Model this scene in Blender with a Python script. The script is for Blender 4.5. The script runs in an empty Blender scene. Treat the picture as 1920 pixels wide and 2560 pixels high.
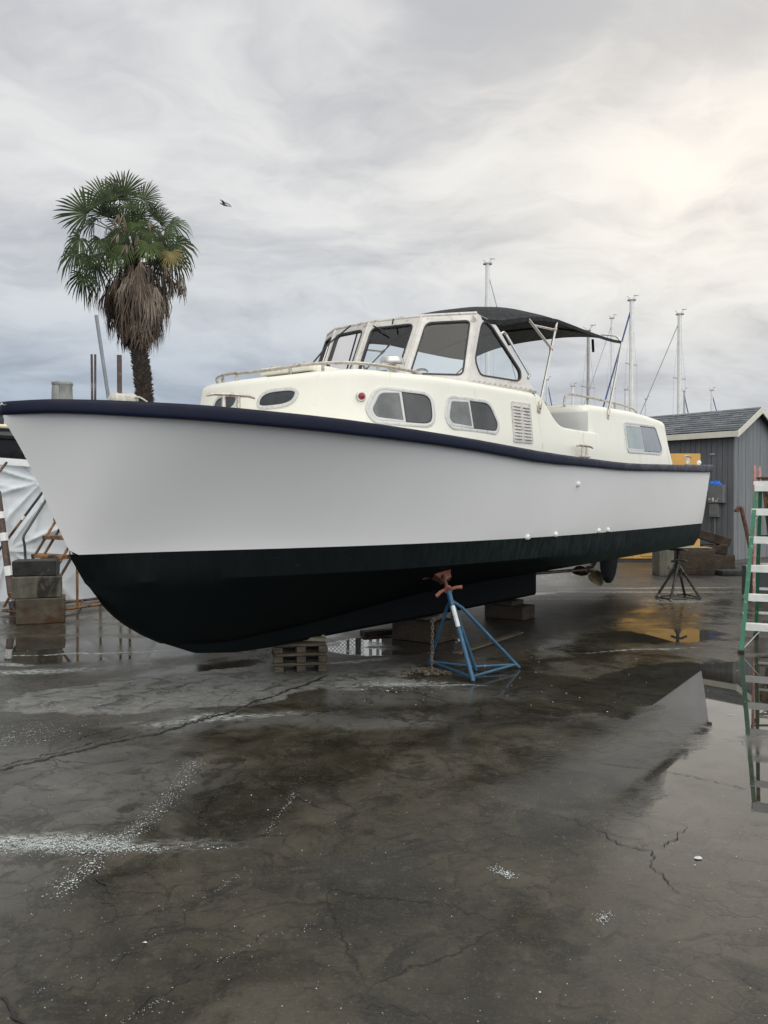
import bpy, bmesh, math, random
from mathutils import Vector, Matrix, Euler, noise as mnoise

rad = math.radians
random.seed(7)
scene = bpy.context.scene
COL = scene.collection

# ------------------------------------------------------------------ helpers
def lerp(a, b, t): return a + (b - a) * t

def itp(x, xs, ys):
    if x <= xs[0]: return ys[0]
    for i in range(1, len(xs)):
        if x <= xs[i]:
            return lerp(ys[i-1], ys[i], (x - xs[i-1]) / (xs[i] - xs[i-1]))
    return ys[-1]

def smooth_itp(x, xs, ys):
    """monotone cubic interpolation"""
    n = len(xs)
    if x <= xs[0]: return ys[0]
    if x >= xs[-1]: return ys[-1]
    d = [(ys[i+1]-ys[i])/(xs[i+1]-xs[i]) for i in range(n-1)]
    m = [d[0]] + [0 if d[i-1]*d[i] <= 0 else 2*d[i-1]*d[i]/(d[i-1]+d[i]) for i in range(1, n-1)] + [d[-1]]
    for i in range(n-1):
        if x <= xs[i+1]:
            h = xs[i+1]-xs[i]; t = (x-xs[i])/h
            return ((1+2*t)*(1-t)**2*ys[i] + t*(1-t)**2*h*m[i] + t*t*(3-2*t)*ys[i+1] + t*t*(t-1)*h*m[i+1])

class MB:
    def __init__(self): self.v = []; self.f = []
    def add(self, vs, fs):
        o = len(self.v); self.v += [Vector(v) for v in vs]; self.f += [tuple(i+o for i in f) for f in fs]
    def box(self, c, size, rot=None):
        x, y, z = [s/2 for s in size]
        vs = [Vector(p) for p in ((-x,-y,-z),(x,-y,-z),(x,y,-z),(-x,y,-z),(-x,-y,z),(x,-y,z),(x,y,z),(-x,y,z))]
        if rot is not None:
            M = rot if isinstance(rot, Matrix) else Euler(rot).to_matrix()
            vs = [M @ p for p in vs]
        c = Vector(c)
        self.add([p + c for p in vs], [(0,3,2,1),(4,5,6,7),(0,1,5,4),(1,2,6,5),(2,3,7,6),(3,0,4,7)])
    def tube(self, pts, r, n=8, cap=True, closed=False, flat=1.0):
        pts = [Vector(p) for p in pts]; k = len(pts)
        rs = r if isinstance(r, (list, tuple)) else [r]*k
        tang = []
        for i in range(k):
            a = pts[(i-1) % k] if (closed or i > 0) else pts[i]
            b = pts[(i+1) % k] if (closed or i < k-1) else pts[i]
            tang.append((b-a).normalized())
        up = Vector((0,0,1)) if abs(tang[0].z) < .9 else Vector((1,0,0))
        nrm = (up - tang[0]*up.dot(tang[0])).normalized()
        rings = []
        for i in range(k):
            nrm = (nrm - tang[i]*nrm.dot(tang[i])).normalized()
            bi = tang[i].cross(nrm)
            rings.append([pts[i] + (nrm*math.cos(2*math.pi*j/n)*flat + bi*math.sin(2*math.pi*j/n))*rs[i] for j in range(n)])
        self.loft(rings, True, cap and not closed, closed)
    def loft(self, rings, closed=True, cap=False, loop=False):
        n = len(rings[0]); o = len(self.v)
        for r in rings: self.v += [Vector(p) for p in r]
        k = len(rings)
        for i in range(k if loop else k-1):
            i2 = (i+1) % k
            for j in range(n if closed else n-1):
                j2 = (j+1) % n
                self.f.append((o+i*n+j, o+i*n+j2, o+i2*n+j2, o+i2*n+j))
        if cap:
            self.f.append(tuple(o+j for j in reversed(range(n))))
            self.f.append(tuple(o+(k-1)*n+j for j in range(n)))
    def lathe(self, prof, c=(0,0,0), n=16, M=None):
        c = Vector(c); rings = []
        for r, z in prof:
            ring = [Vector((r*math.cos(2*math.pi*j/n), r*math.sin(2*math.pi*j/n), z)) for j in range(n)]
            if M: ring = [M @ p for p in ring]
            rings.append([p + c for p in ring])
        self.loft(rings, True, True)
    def prism(self, outline, vec):
        vec = Vector(vec); n = len(outline)
        a = [Vector(p) for p in outline]
        self.add(a + [p + vec for p in a],
                 [tuple(reversed(range(n))), tuple(range(n, 2*n))] + [(i, (i+1) % n, n+(i+1) % n, n+i) for i in range(n)])
    def islands(self):
        par = list(range(len(self.v)))
        def find(i):
            while par[i] != i: par[i] = par[par[i]]; i = par[i]
            return i
        for f in self.f:
            for j in f[1:]:
                a, b = find(f[0]), find(j)
                if a != b: par[a] = b
        groups = {}
        for f in self.f: groups.setdefault(find(f[0]), []).append(f)
        out = []
        for fs in groups.values():
            ids = sorted({i for f in fs for i in f}); mp = {i:k for k,i in enumerate(ids)}
            m = MB(); m.v = [self.v[i] for i in ids]; m.f = [tuple(mp[i] for i in f) for f in fs]; out.append(m)
        return out
    def build_each(self, name, mat, parent=None, **kw):
        return [m.build(name, mat, parent, **kw) for m in self.islands()]
    def build(self, name, mat, parent=None, smooth=35, bevel=0, bseg=2, fix=True):
        me = bpy.data.meshes.new(name)
        me.from_pydata([tuple(p) for p in self.v], [], self.f)
        if fix or bevel:
            bm = bmesh.new(); bm.from_mesh(me)
            if fix: bmesh.ops.recalc_face_normals(bm, faces=bm.faces)
            if bevel:
                es = [e for e in bm.edges if len(e.link_faces) == 2 and e.calc_face_angle(0) > .5]
                bmesh.ops.bevel(bm, geom=es, offset=bevel, segments=bseg, affect='EDGES', profile=.5, clamp_overlap=True)
            bm.to_mesh(me); bm.free()
        o = bpy.data.objects.new(name, me); COL.objects.link(o)
        if mat: me.materials.append(mat)
        if smooth:
            me.shade_smooth()
            me.set_sharp_from_angle(angle=rad(smooth))
        if parent: o.parent = parent
        return o

def tag(o, label=None, cat=None, group=None, kind=None):
    if label: o['label'] = label
    if cat: o['category'] = cat
    if group: o['group'] = group
    if kind: o['kind'] = kind
    return o

def empty(name, loc=(0,0,0), rz=0):
    o = bpy.data.objects.new(name, None); COL.objects.link(o)
    o.location = loc; o.rotation_euler = (0,0,rz); o.empty_display_size = .2
    return o

# ------------------------------------------------------------------ materials
class NT:
    def __init__(self, tree): self.t = tree; self.n = tree.nodes; self.l = tree.links
    def node(self, typ, **kw):
        nd = self.n.new(typ)
        for k, v in kw.items(): setattr(nd, k, v)
        return nd
    def put(self, sock, val):
        if isinstance(val, bpy.types.NodeSocket): self.l.new(val, sock)
        elif val is not None:
            if hasattr(sock.default_value, '__len__') and not hasattr(val, '__len__'): val = (val,)*len(sock.default_value)
            if hasattr(val, '__len__') and len(sock.default_value) == 4 and len(val) == 3: val = (*val, 1)
            sock.default_value = val
    def math(self, op, a, b=None, c=None, clamp=False):
        nd = self.node('ShaderNodeMath', operation=op, use_clamp=clamp)
        self.put(nd.inputs[0], a)
        if b is not None: self.put(nd.inputs[1], b)
        if c is not None: self.put(nd.inputs[2], c)
        return nd.outputs[0]
    def vmath(self, op, a, b=None):
        nd = self.node('ShaderNodeVectorMath', operation=op)
        self.put(nd.inputs[0], a)
        if b is not None: self.put(nd.inputs[1], b)
        return nd.outputs['Value'] if op in ('LENGTH','DOT_PRODUCT','DISTANCE') else nd.outputs[0]
    def noise(self, vec, scale=5, detail=4, rough=.55, dist=0, col=False):
        nd = self.node('ShaderNodeTexNoise')
        if vec is not None: self.put(nd.inputs['Vector'], vec)
        nd.inputs['Scale'].default_value = scale; nd.inputs['Detail'].default_value = detail
        nd.inputs['Roughness'].default_value = rough; nd.inputs['Distortion'].default_value = dist
        return nd.outputs['Color' if col else 'Fac']
    def voro(self, vec, scale, feature='F1', rnd=1.0):
        nd = self.node('ShaderNodeTexVoronoi', feature=feature)
        self.put(nd.inputs['Vector'], vec); nd.inputs['Scale'].default_value = scale
        nd.inputs['Randomness'].default_value = rnd
        return nd
    def ramp(self, fac, lo, hi, a=0.0, b=1.0, smooth=True):
        nd = self.node('ShaderNodeMapRange', interpolation_type='SMOOTHSTEP' if smooth else 'LINEAR')
        self.put(nd.inputs[0], fac)
        for i, v in zip((1,2,3,4), (lo,hi,a,b)): self.put(nd.inputs[i], v)
        return nd.outputs[0]
    def mix(self, fac, a, b, mode='MIX'):
        nd = self.node('ShaderNodeMix', data_type='RGBA', blend_type=mode)
        self.put(nd.inputs[0], fac); self.put(nd.inputs[6], a); self.put(nd.inputs[7], b)
        return nd.outputs[2]
    def mapping(self, vec, loc=(0,0,0), rot=(0,0,0), scale=(1,1,1), typ='POINT'):
        nd = self.node('ShaderNodeMapping', vector_type=typ)
        self.put(nd.inputs[0], vec); nd.inputs[1].default_value = loc; nd.inputs[2].default_value = rot; nd.inputs[3].default_value = scale
        return nd.outputs[0]
    def bump(self, h, strength=.3, dist=.01):
        nd = self.node('ShaderNodeBump'); nd.inputs['Strength'].default_value = strength; nd.inputs['Distance'].default_value = dist
        self.put(nd.inputs['Height'], h); return nd.outputs[0]

def new_mat(name):
    m = bpy.data.materials.new(name); m.use_nodes = True
    t = NT(m.node_tree); b = m.node_tree.nodes['Principled BSDF']
    return m, t, b

def objco(t): return t.node('ShaderNodeTexCoord').outputs['Object']

def simple(name, col, rough=.5, metal=0, var=.15, vscale=3, bump=0, bscale=40, coat=0, stain=None, stain_amt=.5, stain_scale=2, stretch=(1,1,1), spec=.5):
    m, t, b = new_mat(name)
    co = objco(t)
    if stretch != (1,1,1): co = t.mapping(co, scale=stretch)
    n = t.noise(co, vscale, 5, .6)
    dark = tuple(c*(1-var) for c in col); lite = tuple(min(1, c*(1+var)) for c in col)
    c = t.mix(t.ramp(n, .3, .7), dark, lite)
    if stain:
        s = t.noise(co, stain_scale, 7, .65, .4)
        c = t.mix(t.ramp(s, .62-.25*stain_amt, .72-.2*stain_amt), c, stain)
    t.put(b.inputs['Base Color'], c)
    r = t.ramp(t.noise(co, vscale*3, 4), .3, .7, max(.02, rough*.8), min(1, rough*1.2))
    t.put(b.inputs['Roughness'], r)
    b.inputs['Metallic'].default_value = metal
    b.inputs['Specular IOR Level'].default_value = spec
    if coat: b.inputs['Coat Weight'].default_value = coat; b.inputs['Coat Roughness'].default_value = .08
    if bump: t.put(b.inputs['Normal'], t.bump(t.noise(co, bscale, 5, .6), bump, .01))
    return m

def glass_mat(name, tint=(.8,.88,.9), refl=1.0):
    m, t, b = new_mat(name)
    t.n.remove(b)
    tr = t.node('ShaderNodeBsdfTransparent'); tr.inputs[0].default_value = (*tint, 1)
    gl = t.node('ShaderNodeBsdfGlossy'); gl.inputs['Roughness'].default_value = .02
    fr = t.node('ShaderNodeFresnel'); fr.inputs[0].default_value = 1.45
    mx = t.node('ShaderNodeMixShader')
    t.put(mx.inputs[0], t.math('MULTIPLY', fr.outputs[0], refl, clamp=True))
    t.l.new(tr.outputs[0], mx.inputs[1]); t.l.new(gl.outputs[0], mx.inputs[2])
    t.l.new(mx.outputs[0], t.n['Material Output'].inputs[0])
    return m

M = {}
M['topside'] = simple('hull_paint', (.79,.79,.775), .36, var=.012, vscale=1.2, spec=.45, bump=.14, bscale=1.6)
M['cream'] = simple('cream_gelcoat', (.75,.74,.65), .34, var=.02, vscale=1.5, spec=.45, stain=(.62,.60,.50), stain_amt=.12, stain_scale=3, stretch=(2,2,.6))
M['bulk'] = simple('grey_bulkhead_shade', (.46,.465,.45), .5, var=.03)  # greyer than the cabin cream: cockpit shade put into the colour
M['navy'] = simple('navy_paint', (.009,.012,.027), .42, var=.1, vscale=3, spec=.16)
M['alu'] = simple('aluminium_frame', (.54,.525,.49), .5, .25, .07, 6, stain=(.30,.25,.20), stain_amt=.18, stain_scale=9)
M['alu2'] = simple('white_window_frame', (.56,.565,.54), .45, .2, .06, 8, stain=(.28,.26,.22), stain_amt=.12, stain_scale=14)
M['steel'] = simple('stainless_steel', (.62,.60,.56), .22, .9, .08, 12)
M['steel_dull'] = simple('weathered_steel', (.50,.46,.40), .42, .6, .2, 18, stain=(.22,.17,.12), stain_amt=.3, stain_scale=14)
M['gasket'] = simple('rubber_gasket', (.012,.012,.014), .45, var=.1)
M['glass'] = glass_mat('clear_glass', (.84,.90,.91), 1.5)
M['dark_glass'] = simple('dark_glass', (.028,.032,.036), .06, var=.3, vscale=5, spec=.55)
M['mid_glass'] = simple('curtained_glass', (.115,.125,.125), .09, var=.35, vscale=4, spec=.5)
M['pale_glass'] = simple('pale_glass', (.17,.23,.24), .08, var=.2, vscale=3, spec=.5)
M['blue_glass'] = simple('sky_glass', (.085,.115,.14), .07, var=.15, vscale=3, spec=.5)
M['canvas'] = simple('black_canvas', (.015,.0165,.019), .9, var=.25, vscale=7, bump=.2, bscale=180, spec=.25)
M['red'] = simple('red_lens', (.25,.012,.015), .15, var=.1)
M['bronze'] = simple('bronze', (.20,.145,.085), .42, .7, .3, 9, stain=(.06,.07,.05), stain_amt=.4)
M['white_plastic'] = simple('white_plastic', (.8,.8,.78), .4, var=.03)
M['teak'] = simple('weathered_teak', (.30,.24,.19), .6, var=.2, vscale=12, stretch=(.2,1,1))

def antifoul():
    m, t, b = new_mat('antifouling_paint')
    co = objco(t)
    sep = t.node('ShaderNodeSeparateXYZ'); t.put(sep.inputs[0], co)
    x, y, z = sep.outputs
    n = t.noise(co, 1.7, 6, .6); n2 = t.noise(t.mapping(co, scale=(6,6,.7)), 3, 6, .65)
    aft = t.ramp(t.math('ADD', x, t.math('MULTIPLY', n, 3.0)), 4.5, 11.5)
    band = t.ramp(t.math('ADD', z, t.math('MULTIPLY', n, .05)), .99, 1.05)
    base = t.mix(n, (.0018,.0032,.0038), (.004,.0065,.007))
    worn = t.mix(t.ramp(n2, .35, .7), (.009,.012,.014), (.024,.038,.036))
    green = t.mix(t.ramp(n2, .35, .75), (.010,.020,.016), (.023,.042,.033))
    c = t.mix(t.math('MULTIPLY', t.math('MULTIPLY', aft, .95), t.ramp(z, .74, .84)), base, green)
    c = t.mix(t.math('MULTIPLY', band, t.ramp(x, 2.0, 7, .08, .95)), c, worn)
    scr = t.ramp(t.noise(t.mapping(co, scale=(1,1,14)), 6, 3, .5), .72, .78)
    c = t.mix(t.math('MULTIPLY', scr, .25), c, (.09,.10,.10))
    t.put(b.inputs['Base Color'], c); b.inputs['Roughness'].default_value = .62; b.inputs['Specular IOR Level'].default_value = .10
    t.put(b.inputs['Normal'], t.bump(t.noise(co, 60, 4), .2, .01))
    return m
M['antifoul'] = antifoul()

def wood(name, a, b_, scale=6, stretch=(1,1,8), rough=.75):
    m, t, b = new_mat(name)
    co = objco(t)
    n = t.noise(t.mapping(co, scale=stretch), scale, 8, .65, .6)
    n2 = t.noise(co, 2.5, 4)
    c = t.mix(t.ramp(n, .3, .7), a, b_)
    c = t.mix(t.ramp(n2, .45, .75, 0, .6), c, tuple(v*.35 for v in a))
    t.put(b.inputs['Base Color'], c); b.inputs['Roughness'].default_value = rough; b.inputs['Specular IOR Level'].default_value = .2
    t.put(b.inputs['Normal'], t.bump(n, .5, .01))
    return m
M['wood_grey'] = wood('weathered_timber', (.060,.050,.036), (.125,.105,.075), stretch=(1.5,8,8))
M['wood_pale'] = wood('pale_timber', (.20,.18,.13), (.30,.27,.20), stretch=(1.5,8,8))
M['wood_dark'] = wood('wet_timber', (.030,.023,.017), (.072,.054,.038), stretch=(1.5,8,8), rough=.75)
M['conc_dark'] = simple('dark_wet_concrete', (.026,.026,.024), .5, var=.3, vscale=5, bump=.4, bscale=25, spec=.2, stain=(.09,.09,.085), stain_amt=.2, stain_scale=2.5)
M['conc_mid'] = simple('mossy_concrete', (.115,.11,.085), .65, var=.3, vscale=4, bump=.4, bscale=25, spec=.2, stain=(.03,.028,.022), stain_amt=.45, stain_scale=3, stretch=(1,1,.35))
M['conc_rust'] = simple('rust_stained_concrete', (.085,.072,.052), .55, var=.3, vscale=3, bump=.4, bscale=25, spec=.2, stain=(.07,.038,.018), stain_amt=.6, stain_scale=1.6)
M['rust_orange'] = simple('rusty_orange_paint', (.27,.14,.05), .65, var=.25, vscale=10, stain=(.045,.022,.014), stain_amt=.85, stain_scale=5, bump=.3)
M['rail_dark'] = simple('dark_handrail', (.06,.06,.065), .4, .3, .2, 10)
M['rust'] = simple('rusty_iron', (.10,.048,.03), .75, var=.4, vscale=14, bump=.5, bscale=60)
M['rust_red'] = simple('rusty_red_iron', (.22,.075,.05), .7, var=.3, vscale=14, stain=(.07,.045,.035), stain_amt=.35, stain_scale=12)
M['blue_paint'] = simple('blue_stand_paint', (.028,.095,.17), .5, var=.18, vscale=8, stain=(.35,.42,.46), stain_amt=.10, stain_scale=16)
M['label'] = simple('white_label', (.62,.63,.60), .5, var=.08, vscale=20)
M['iron_dark'] = simple('grimy_iron', (.04,.04,.038), .6, .3, .4, 9, stain=(.24,.24,.17), stain_amt=.3, stain_scale=5)
M['chain'] = simple('old_chain_iron', (.16,.135,.11), .6, .5, .4, 30)
M['green_fg'] = simple('green_fibreglass', (.022,.16,.085), .45, var=.15, vscale=7, stain=(.4,.5,.45), stain_amt=.05, stain_scale=22)
M['step_alu'] = simple('ladder_aluminium', (.74,.74,.71), .45, .1, .08, 10)
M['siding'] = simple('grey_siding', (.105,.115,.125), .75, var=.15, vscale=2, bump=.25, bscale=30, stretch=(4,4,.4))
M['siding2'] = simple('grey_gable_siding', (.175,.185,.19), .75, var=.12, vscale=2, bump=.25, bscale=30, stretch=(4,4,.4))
M['trim'] = simple('cream_trim', (.62,.60,.52), .6, var=.06, vscale=3)
M['box_grey'] = simple('grey_metal_box', (.15,.16,.17), .5, .1, .1, 6)
M['yellow'] = simple('yellow_paint', (.60,.34,.085), .5, var=.08, vscale=2, stain=(.35,.17,.03), stain_amt=.12, stain_scale=4)
M['orange_edge'] = simple('orange_edge', (.50,.16,.06), .6, var=.15)
M['blue_rag'] = simple('blue_cloth', (.025,.17,.62), .8, var=.25, vscale=25, bump=.4)
M['pink'] = simple('faded_red_paint', (.42,.21,.19), .6, var=.2, vscale=12, stain=(.5,.45,.42), stain_amt=.3, stain_scale=5)
M['mast'] = simple('mast_aluminium', (.70,.70,.67), .5, .1, .06, 5)
M['mast_dark'] = simple('weathered_mast', (.33,.32,.30), .6, .1, .15, 5)
M['wire'] = simple('rigging_wire', (.30,.31,.33), .5, .3, .1)
M['blue_line'] = simple('blue_sail_cover', (.05,.09,.24), .7, var=.2)
M['boat_black'] = simple('black_topsides', (.010,.010,.012), .3, var=.2, vscale=4)
M['boat_grey'] = simple('charcoal_panel', (.035,.035,.036), .45, var=.15, vscale=4)
M['boat_cream'] = simple('cream_toe_rail', (.72,.64,.44), .5, var=.06)
M['tape'] = simple('white_tape', (.74,.76,.74), .45, var=.05, vscale=10)
M['pile'] = simple('grey_piling', (.26,.27,.25), .85, var=.25, vscale=6, bump=.5, bscale=14, stretch=(1,1,.3))
M['brown_pole'] = simple('rusty_pole', (.085,.055,.045), .6, var=.35, vscale=9, stain=(.20,.20,.20), stain_amt=.2, stain_scale=6)
M['grey_pole'] = simple('grey_pole', (.22,.24,.26), .5, .2, .1, 9)
M['cloth'] = simple('bundled_cloth', (.50,.49,.42), .85, var=.2, vscale=14, bump=.5)
M['black_iron'] = simple('dark_post', (.03,.032,.035), .5, var=.2)
M['galv'] = simple('galvanised_steel', (.34,.35,.36), .45, .5, .12, 9)
M['bird'] = simple('gull_feathers', (.16,.165,.18), .8, var=.25, vscale=20)
M['flake'] = simple('paint_flakes', (.46,.50,.49), .6, var=.12, vscale=9)
M['crack'] = simple('crack_fill', (.014,.013,.011), .7, var=.3, vscale=20)
M['locker'] = simple('dark_locker_paint', (.05,.052,.055), .5, var=.12)

def sheet_mat():
    m, t, b = new_mat('plastic_sheeting')
    co = objco(t)
    n = t.noise(t.mapping(co, scale=(1,1,2.5)), 2.5, 5, .6, .8)
    t.put(b.inputs['Base Color'], t.mix(t.ramp(n, .3, .7), (.56,.60,.62), (.63,.665,.68)))
    b.inputs['Roughness'].default_value = .32
    b.inputs['Subsurface Weight'].default_value = 0
    t.put(b.inputs['Normal'], t.bump(n, .15, .03))
    return m
M['sheet'] = sheet_mat()

def shingle_mat():
    m, t, b = new_mat('asphalt_shingles')
    co = objco(t)
    br = t.node('ShaderNodeTexBrick'); t.put(br.inputs['Vector'], co)
    br.inputs['Scale'].default_value = 1; br.inputs['Brick Width'].default_value = .32; br.inputs['Row Height'].default_value = .14
    br.inputs['Mortar Size'].default_value = .006; br.inputs['Bias'].default_value = 0.1
    br.inputs['Color1'].default_value = (.075,.085,.095,1); br.inputs['Color2'].default_value = (.19,.205,.22,1); br.inputs['Mortar'].default_value = (.03,.032,.036,1)
    n = t.noise(co, 9, 5, .6)
    t.put(b.inputs['Base Color'], t.mix(t.ramp(n,.35,.7,0,.5), br.outputs['Color'], (.06,.065,.072)))
    b.inputs['Roughness'].default_value = .85
    t.put(b.inputs['Normal'], t.bump(t.noise(co, 120, 3), .4, .01))
    return m
M['shingle'] = shingle_mat()

# palm materials
M['frond'] = simple('green_frond', (.031,.047,.014), .6, var=.55, vscale=2.6, spec=.2)
M['frond_pale'] = simple('bright_frond', (.060,.088,.026), .6, var=.3, vscale=2, spec=.15)
M['frond_yellow'] = simple('yellowing_frond', (.15,.12,.03), .55, var=.3, vscale=3)
M['dead'] = simple('dead_frond', (.120,.088,.062), .85, var=.55, vscale=2.2, stretch=(1,1,.5), stain=(.20,.165,.125), stain_amt=.5, stain_scale=1.6)
M['palm_trunk'] = simple('palm_bark', (.075,.058,.045), .9, var=.4, vscale=9, bump=.6, bscale=30)

# ------------------------------------------------------------------ camera
CAM_H = 1.626
cam = bpy.data.cameras.new('camera'); camo = bpy.data.objects.new('camera', cam); COL.objects.link(camo)
camo.location = (0, 0, CAM_H)
camo.rotation_euler = (rad(90) - math.atan(30/2071), 0, 0)
cam.sensor_fit = 'VERTICAL'; cam.sensor_height = 24.0; cam.lens = 2071/2560*24.0
cam.clip_start = .05; cam.clip_end = 3000
scene.camera = camo

# ------------------------------------------------------------------ world, light
def build_world():
    w = bpy.data.worlds.new('World'); scene.world = w; w.use_nodes = True
    t = NT(w.node_tree); bg = t.n['Background']
    sky = t.node('ShaderNodeTexSky', sky_type='NISHITA'); sky.sun_disc = False
    sky.sun_elevation = rad(22); sky.sun_rotation = rad(22)
    d = t.vmath('NORMALIZE', t.node('ShaderNodeTexCoord').outputs['Generated'])
    sep = t.node('ShaderNodeSeparateXYZ'); t.put(sep.inputs[0], d)
    x, y, z = sep.outputs
    zz = t.math('ADD', t.math('MAXIMUM', z, 0.0), .26)
    comb = t.node('ShaderNodeCombineXYZ')
    t.put(comb.inputs[0], t.math('DIVIDE', x, zz)); t.put(comb.inputs[1], t.math('DIVIDE', y, zz))
    p = comb.outputs[0]
    wv = t.noise(p, 1.6, 4, .55, 0, col=True)
    pw_ = t.vmath('ADD', p, t.vmath('MULTIPLY', t.vmath('SUBTRACT', wv, (.5,.5,.5)), (.55,.55,0)))
    n1 = t.noise(t.mapping(pw_, loc=(3.1,1.7,0), rot=(0,0,rad(-18)), scale=(1.0,1.2,1)), 2.3, 10, .55, .2)
    n2 = t.noise(t.mapping(pw_, loc=(9,4,2), rot=(0,0,rad(-14)), scale=(.7,1.3,1)), 6.0, 8, .6, .2)
    n3 = t.noise(t.mapping(p, loc=(1,8,5), rot=(0,0,rad(-8)), scale=(.5,1.0,1)), 1.1, 5, .5, .3)
    n = t.math('ADD', t.math('ADD', t.math('MULTIPLY', n1, .62), t.math('MULTIPLY', n2, .26)), t.math('MULTIPLY', n3, .32))
    cl = t.ramp(n, .46, .74)          # 0 dark cloud, 1 bright cloud
    # elevation tone, values are ten times the final radiance
    el = t.node('ShaderNodeValToRGB'); t.put(el.inputs[0], z)
    cr = el.color_ramp; cr.interpolation = 'B_SPLINE'
    while len(cr.elements) > 1: cr.elements.remove(cr.elements[-1])
    def stop(pos, c):
        e = cr.elements.new(pos); e.color = (*[v/2.0 for v in c], 1)
    cr.elements[0].position = 0; cr.elements[0].color = (.20,.23,.29,1)
    stop(.06,(.30,.37,.48)); stop(.13,(.40,.46,.555)); stop(.22,(.60,.625,.655)); stop(.30,(.70,.705,.71)); stop(.40,(.71,.71,.715)); stop(.50,(.66,.665,.675)); stop(.62,(.75,.75,.76)); stop(.8,(1.1,1.09,1.08)); stop(1.0,(1.4,1.39,1.37))
    base = t.mix(1.0, el.outputs[0], (2,2,2), 'MULTIPLY')
    dark = t.mix(1.0, base, (.74,.755,.79), 'MULTIPLY')
    lite = t.mix(1.0, base, (1.20,1.19,1.165), 'MULTIPLY')
    c = t.mix(cl, dark, lite)
    # brightness of the cloud round the hidden sun
    sd = Vector((math.sin(rad(22))*math.cos(rad(22)), math.cos(rad(22))*math.cos(rad(22)), math.sin(rad(22))))
    dt = t.vmath('DOT_PRODUCT', d, tuple(sd))
    g1 = t.math('POWER', t.math('MAXIMUM', dt, 0.0), 55.0)
    g2 = t.math('POWER', t.math('MAXIMUM', dt, 0.0), 14.0)
    c = t.mix(t.math('MULTIPLY', g1, t.ramp(n, .42, .74, .05, .34)), c, (.93,.89,.80))
    c = t.mix(1.0, c, t.mix(g2, (1,1,1), (1.04,1.02,.985)), "MULTIPLY")
    # unseen sky behind and right of the camera, brightened to light the hull
    back = t.ramp(t.math('SUBTRACT', t.math('MULTIPLY', x, .45), y), -.1, .9)
    c = t.mix(1.0, c, t.mix(back, (1,1,1), (3.0,2.92,2.8)), 'MULTIPLY')
    c10 = t.mix(1.0, c, (10,10,10), 'MULTIPLY')
    c10 = t.mix(.08, c10, sky.outputs[0])
    t.put(bg.inputs[0], c10); bg.inputs[1].default_value = .1
    sun = bpy.data.lights.new('sun', 'SUN'); sun.energy = .5; sun.angle = rad(75); sun.color = (1,.95,.86)
    so = bpy.data.objects.new('sun', sun); COL.objects.link(so)
    so.rotation_euler = Vector(sd).to_track_quat('Z', 'Y').to_euler()
    so.location = (6, 10, 30)
build_world()
scene.view_settings.view_transform = 'Standard'; scene.view_settings.look = 'None'
scene.view_settings.exposure = 0; scene.view_settings.gamma = 1
scene.cycles.use_denoising = True
scene.cycles.max_bounces = 8; scene.cycles.transparent_max_bounces = 16

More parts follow.
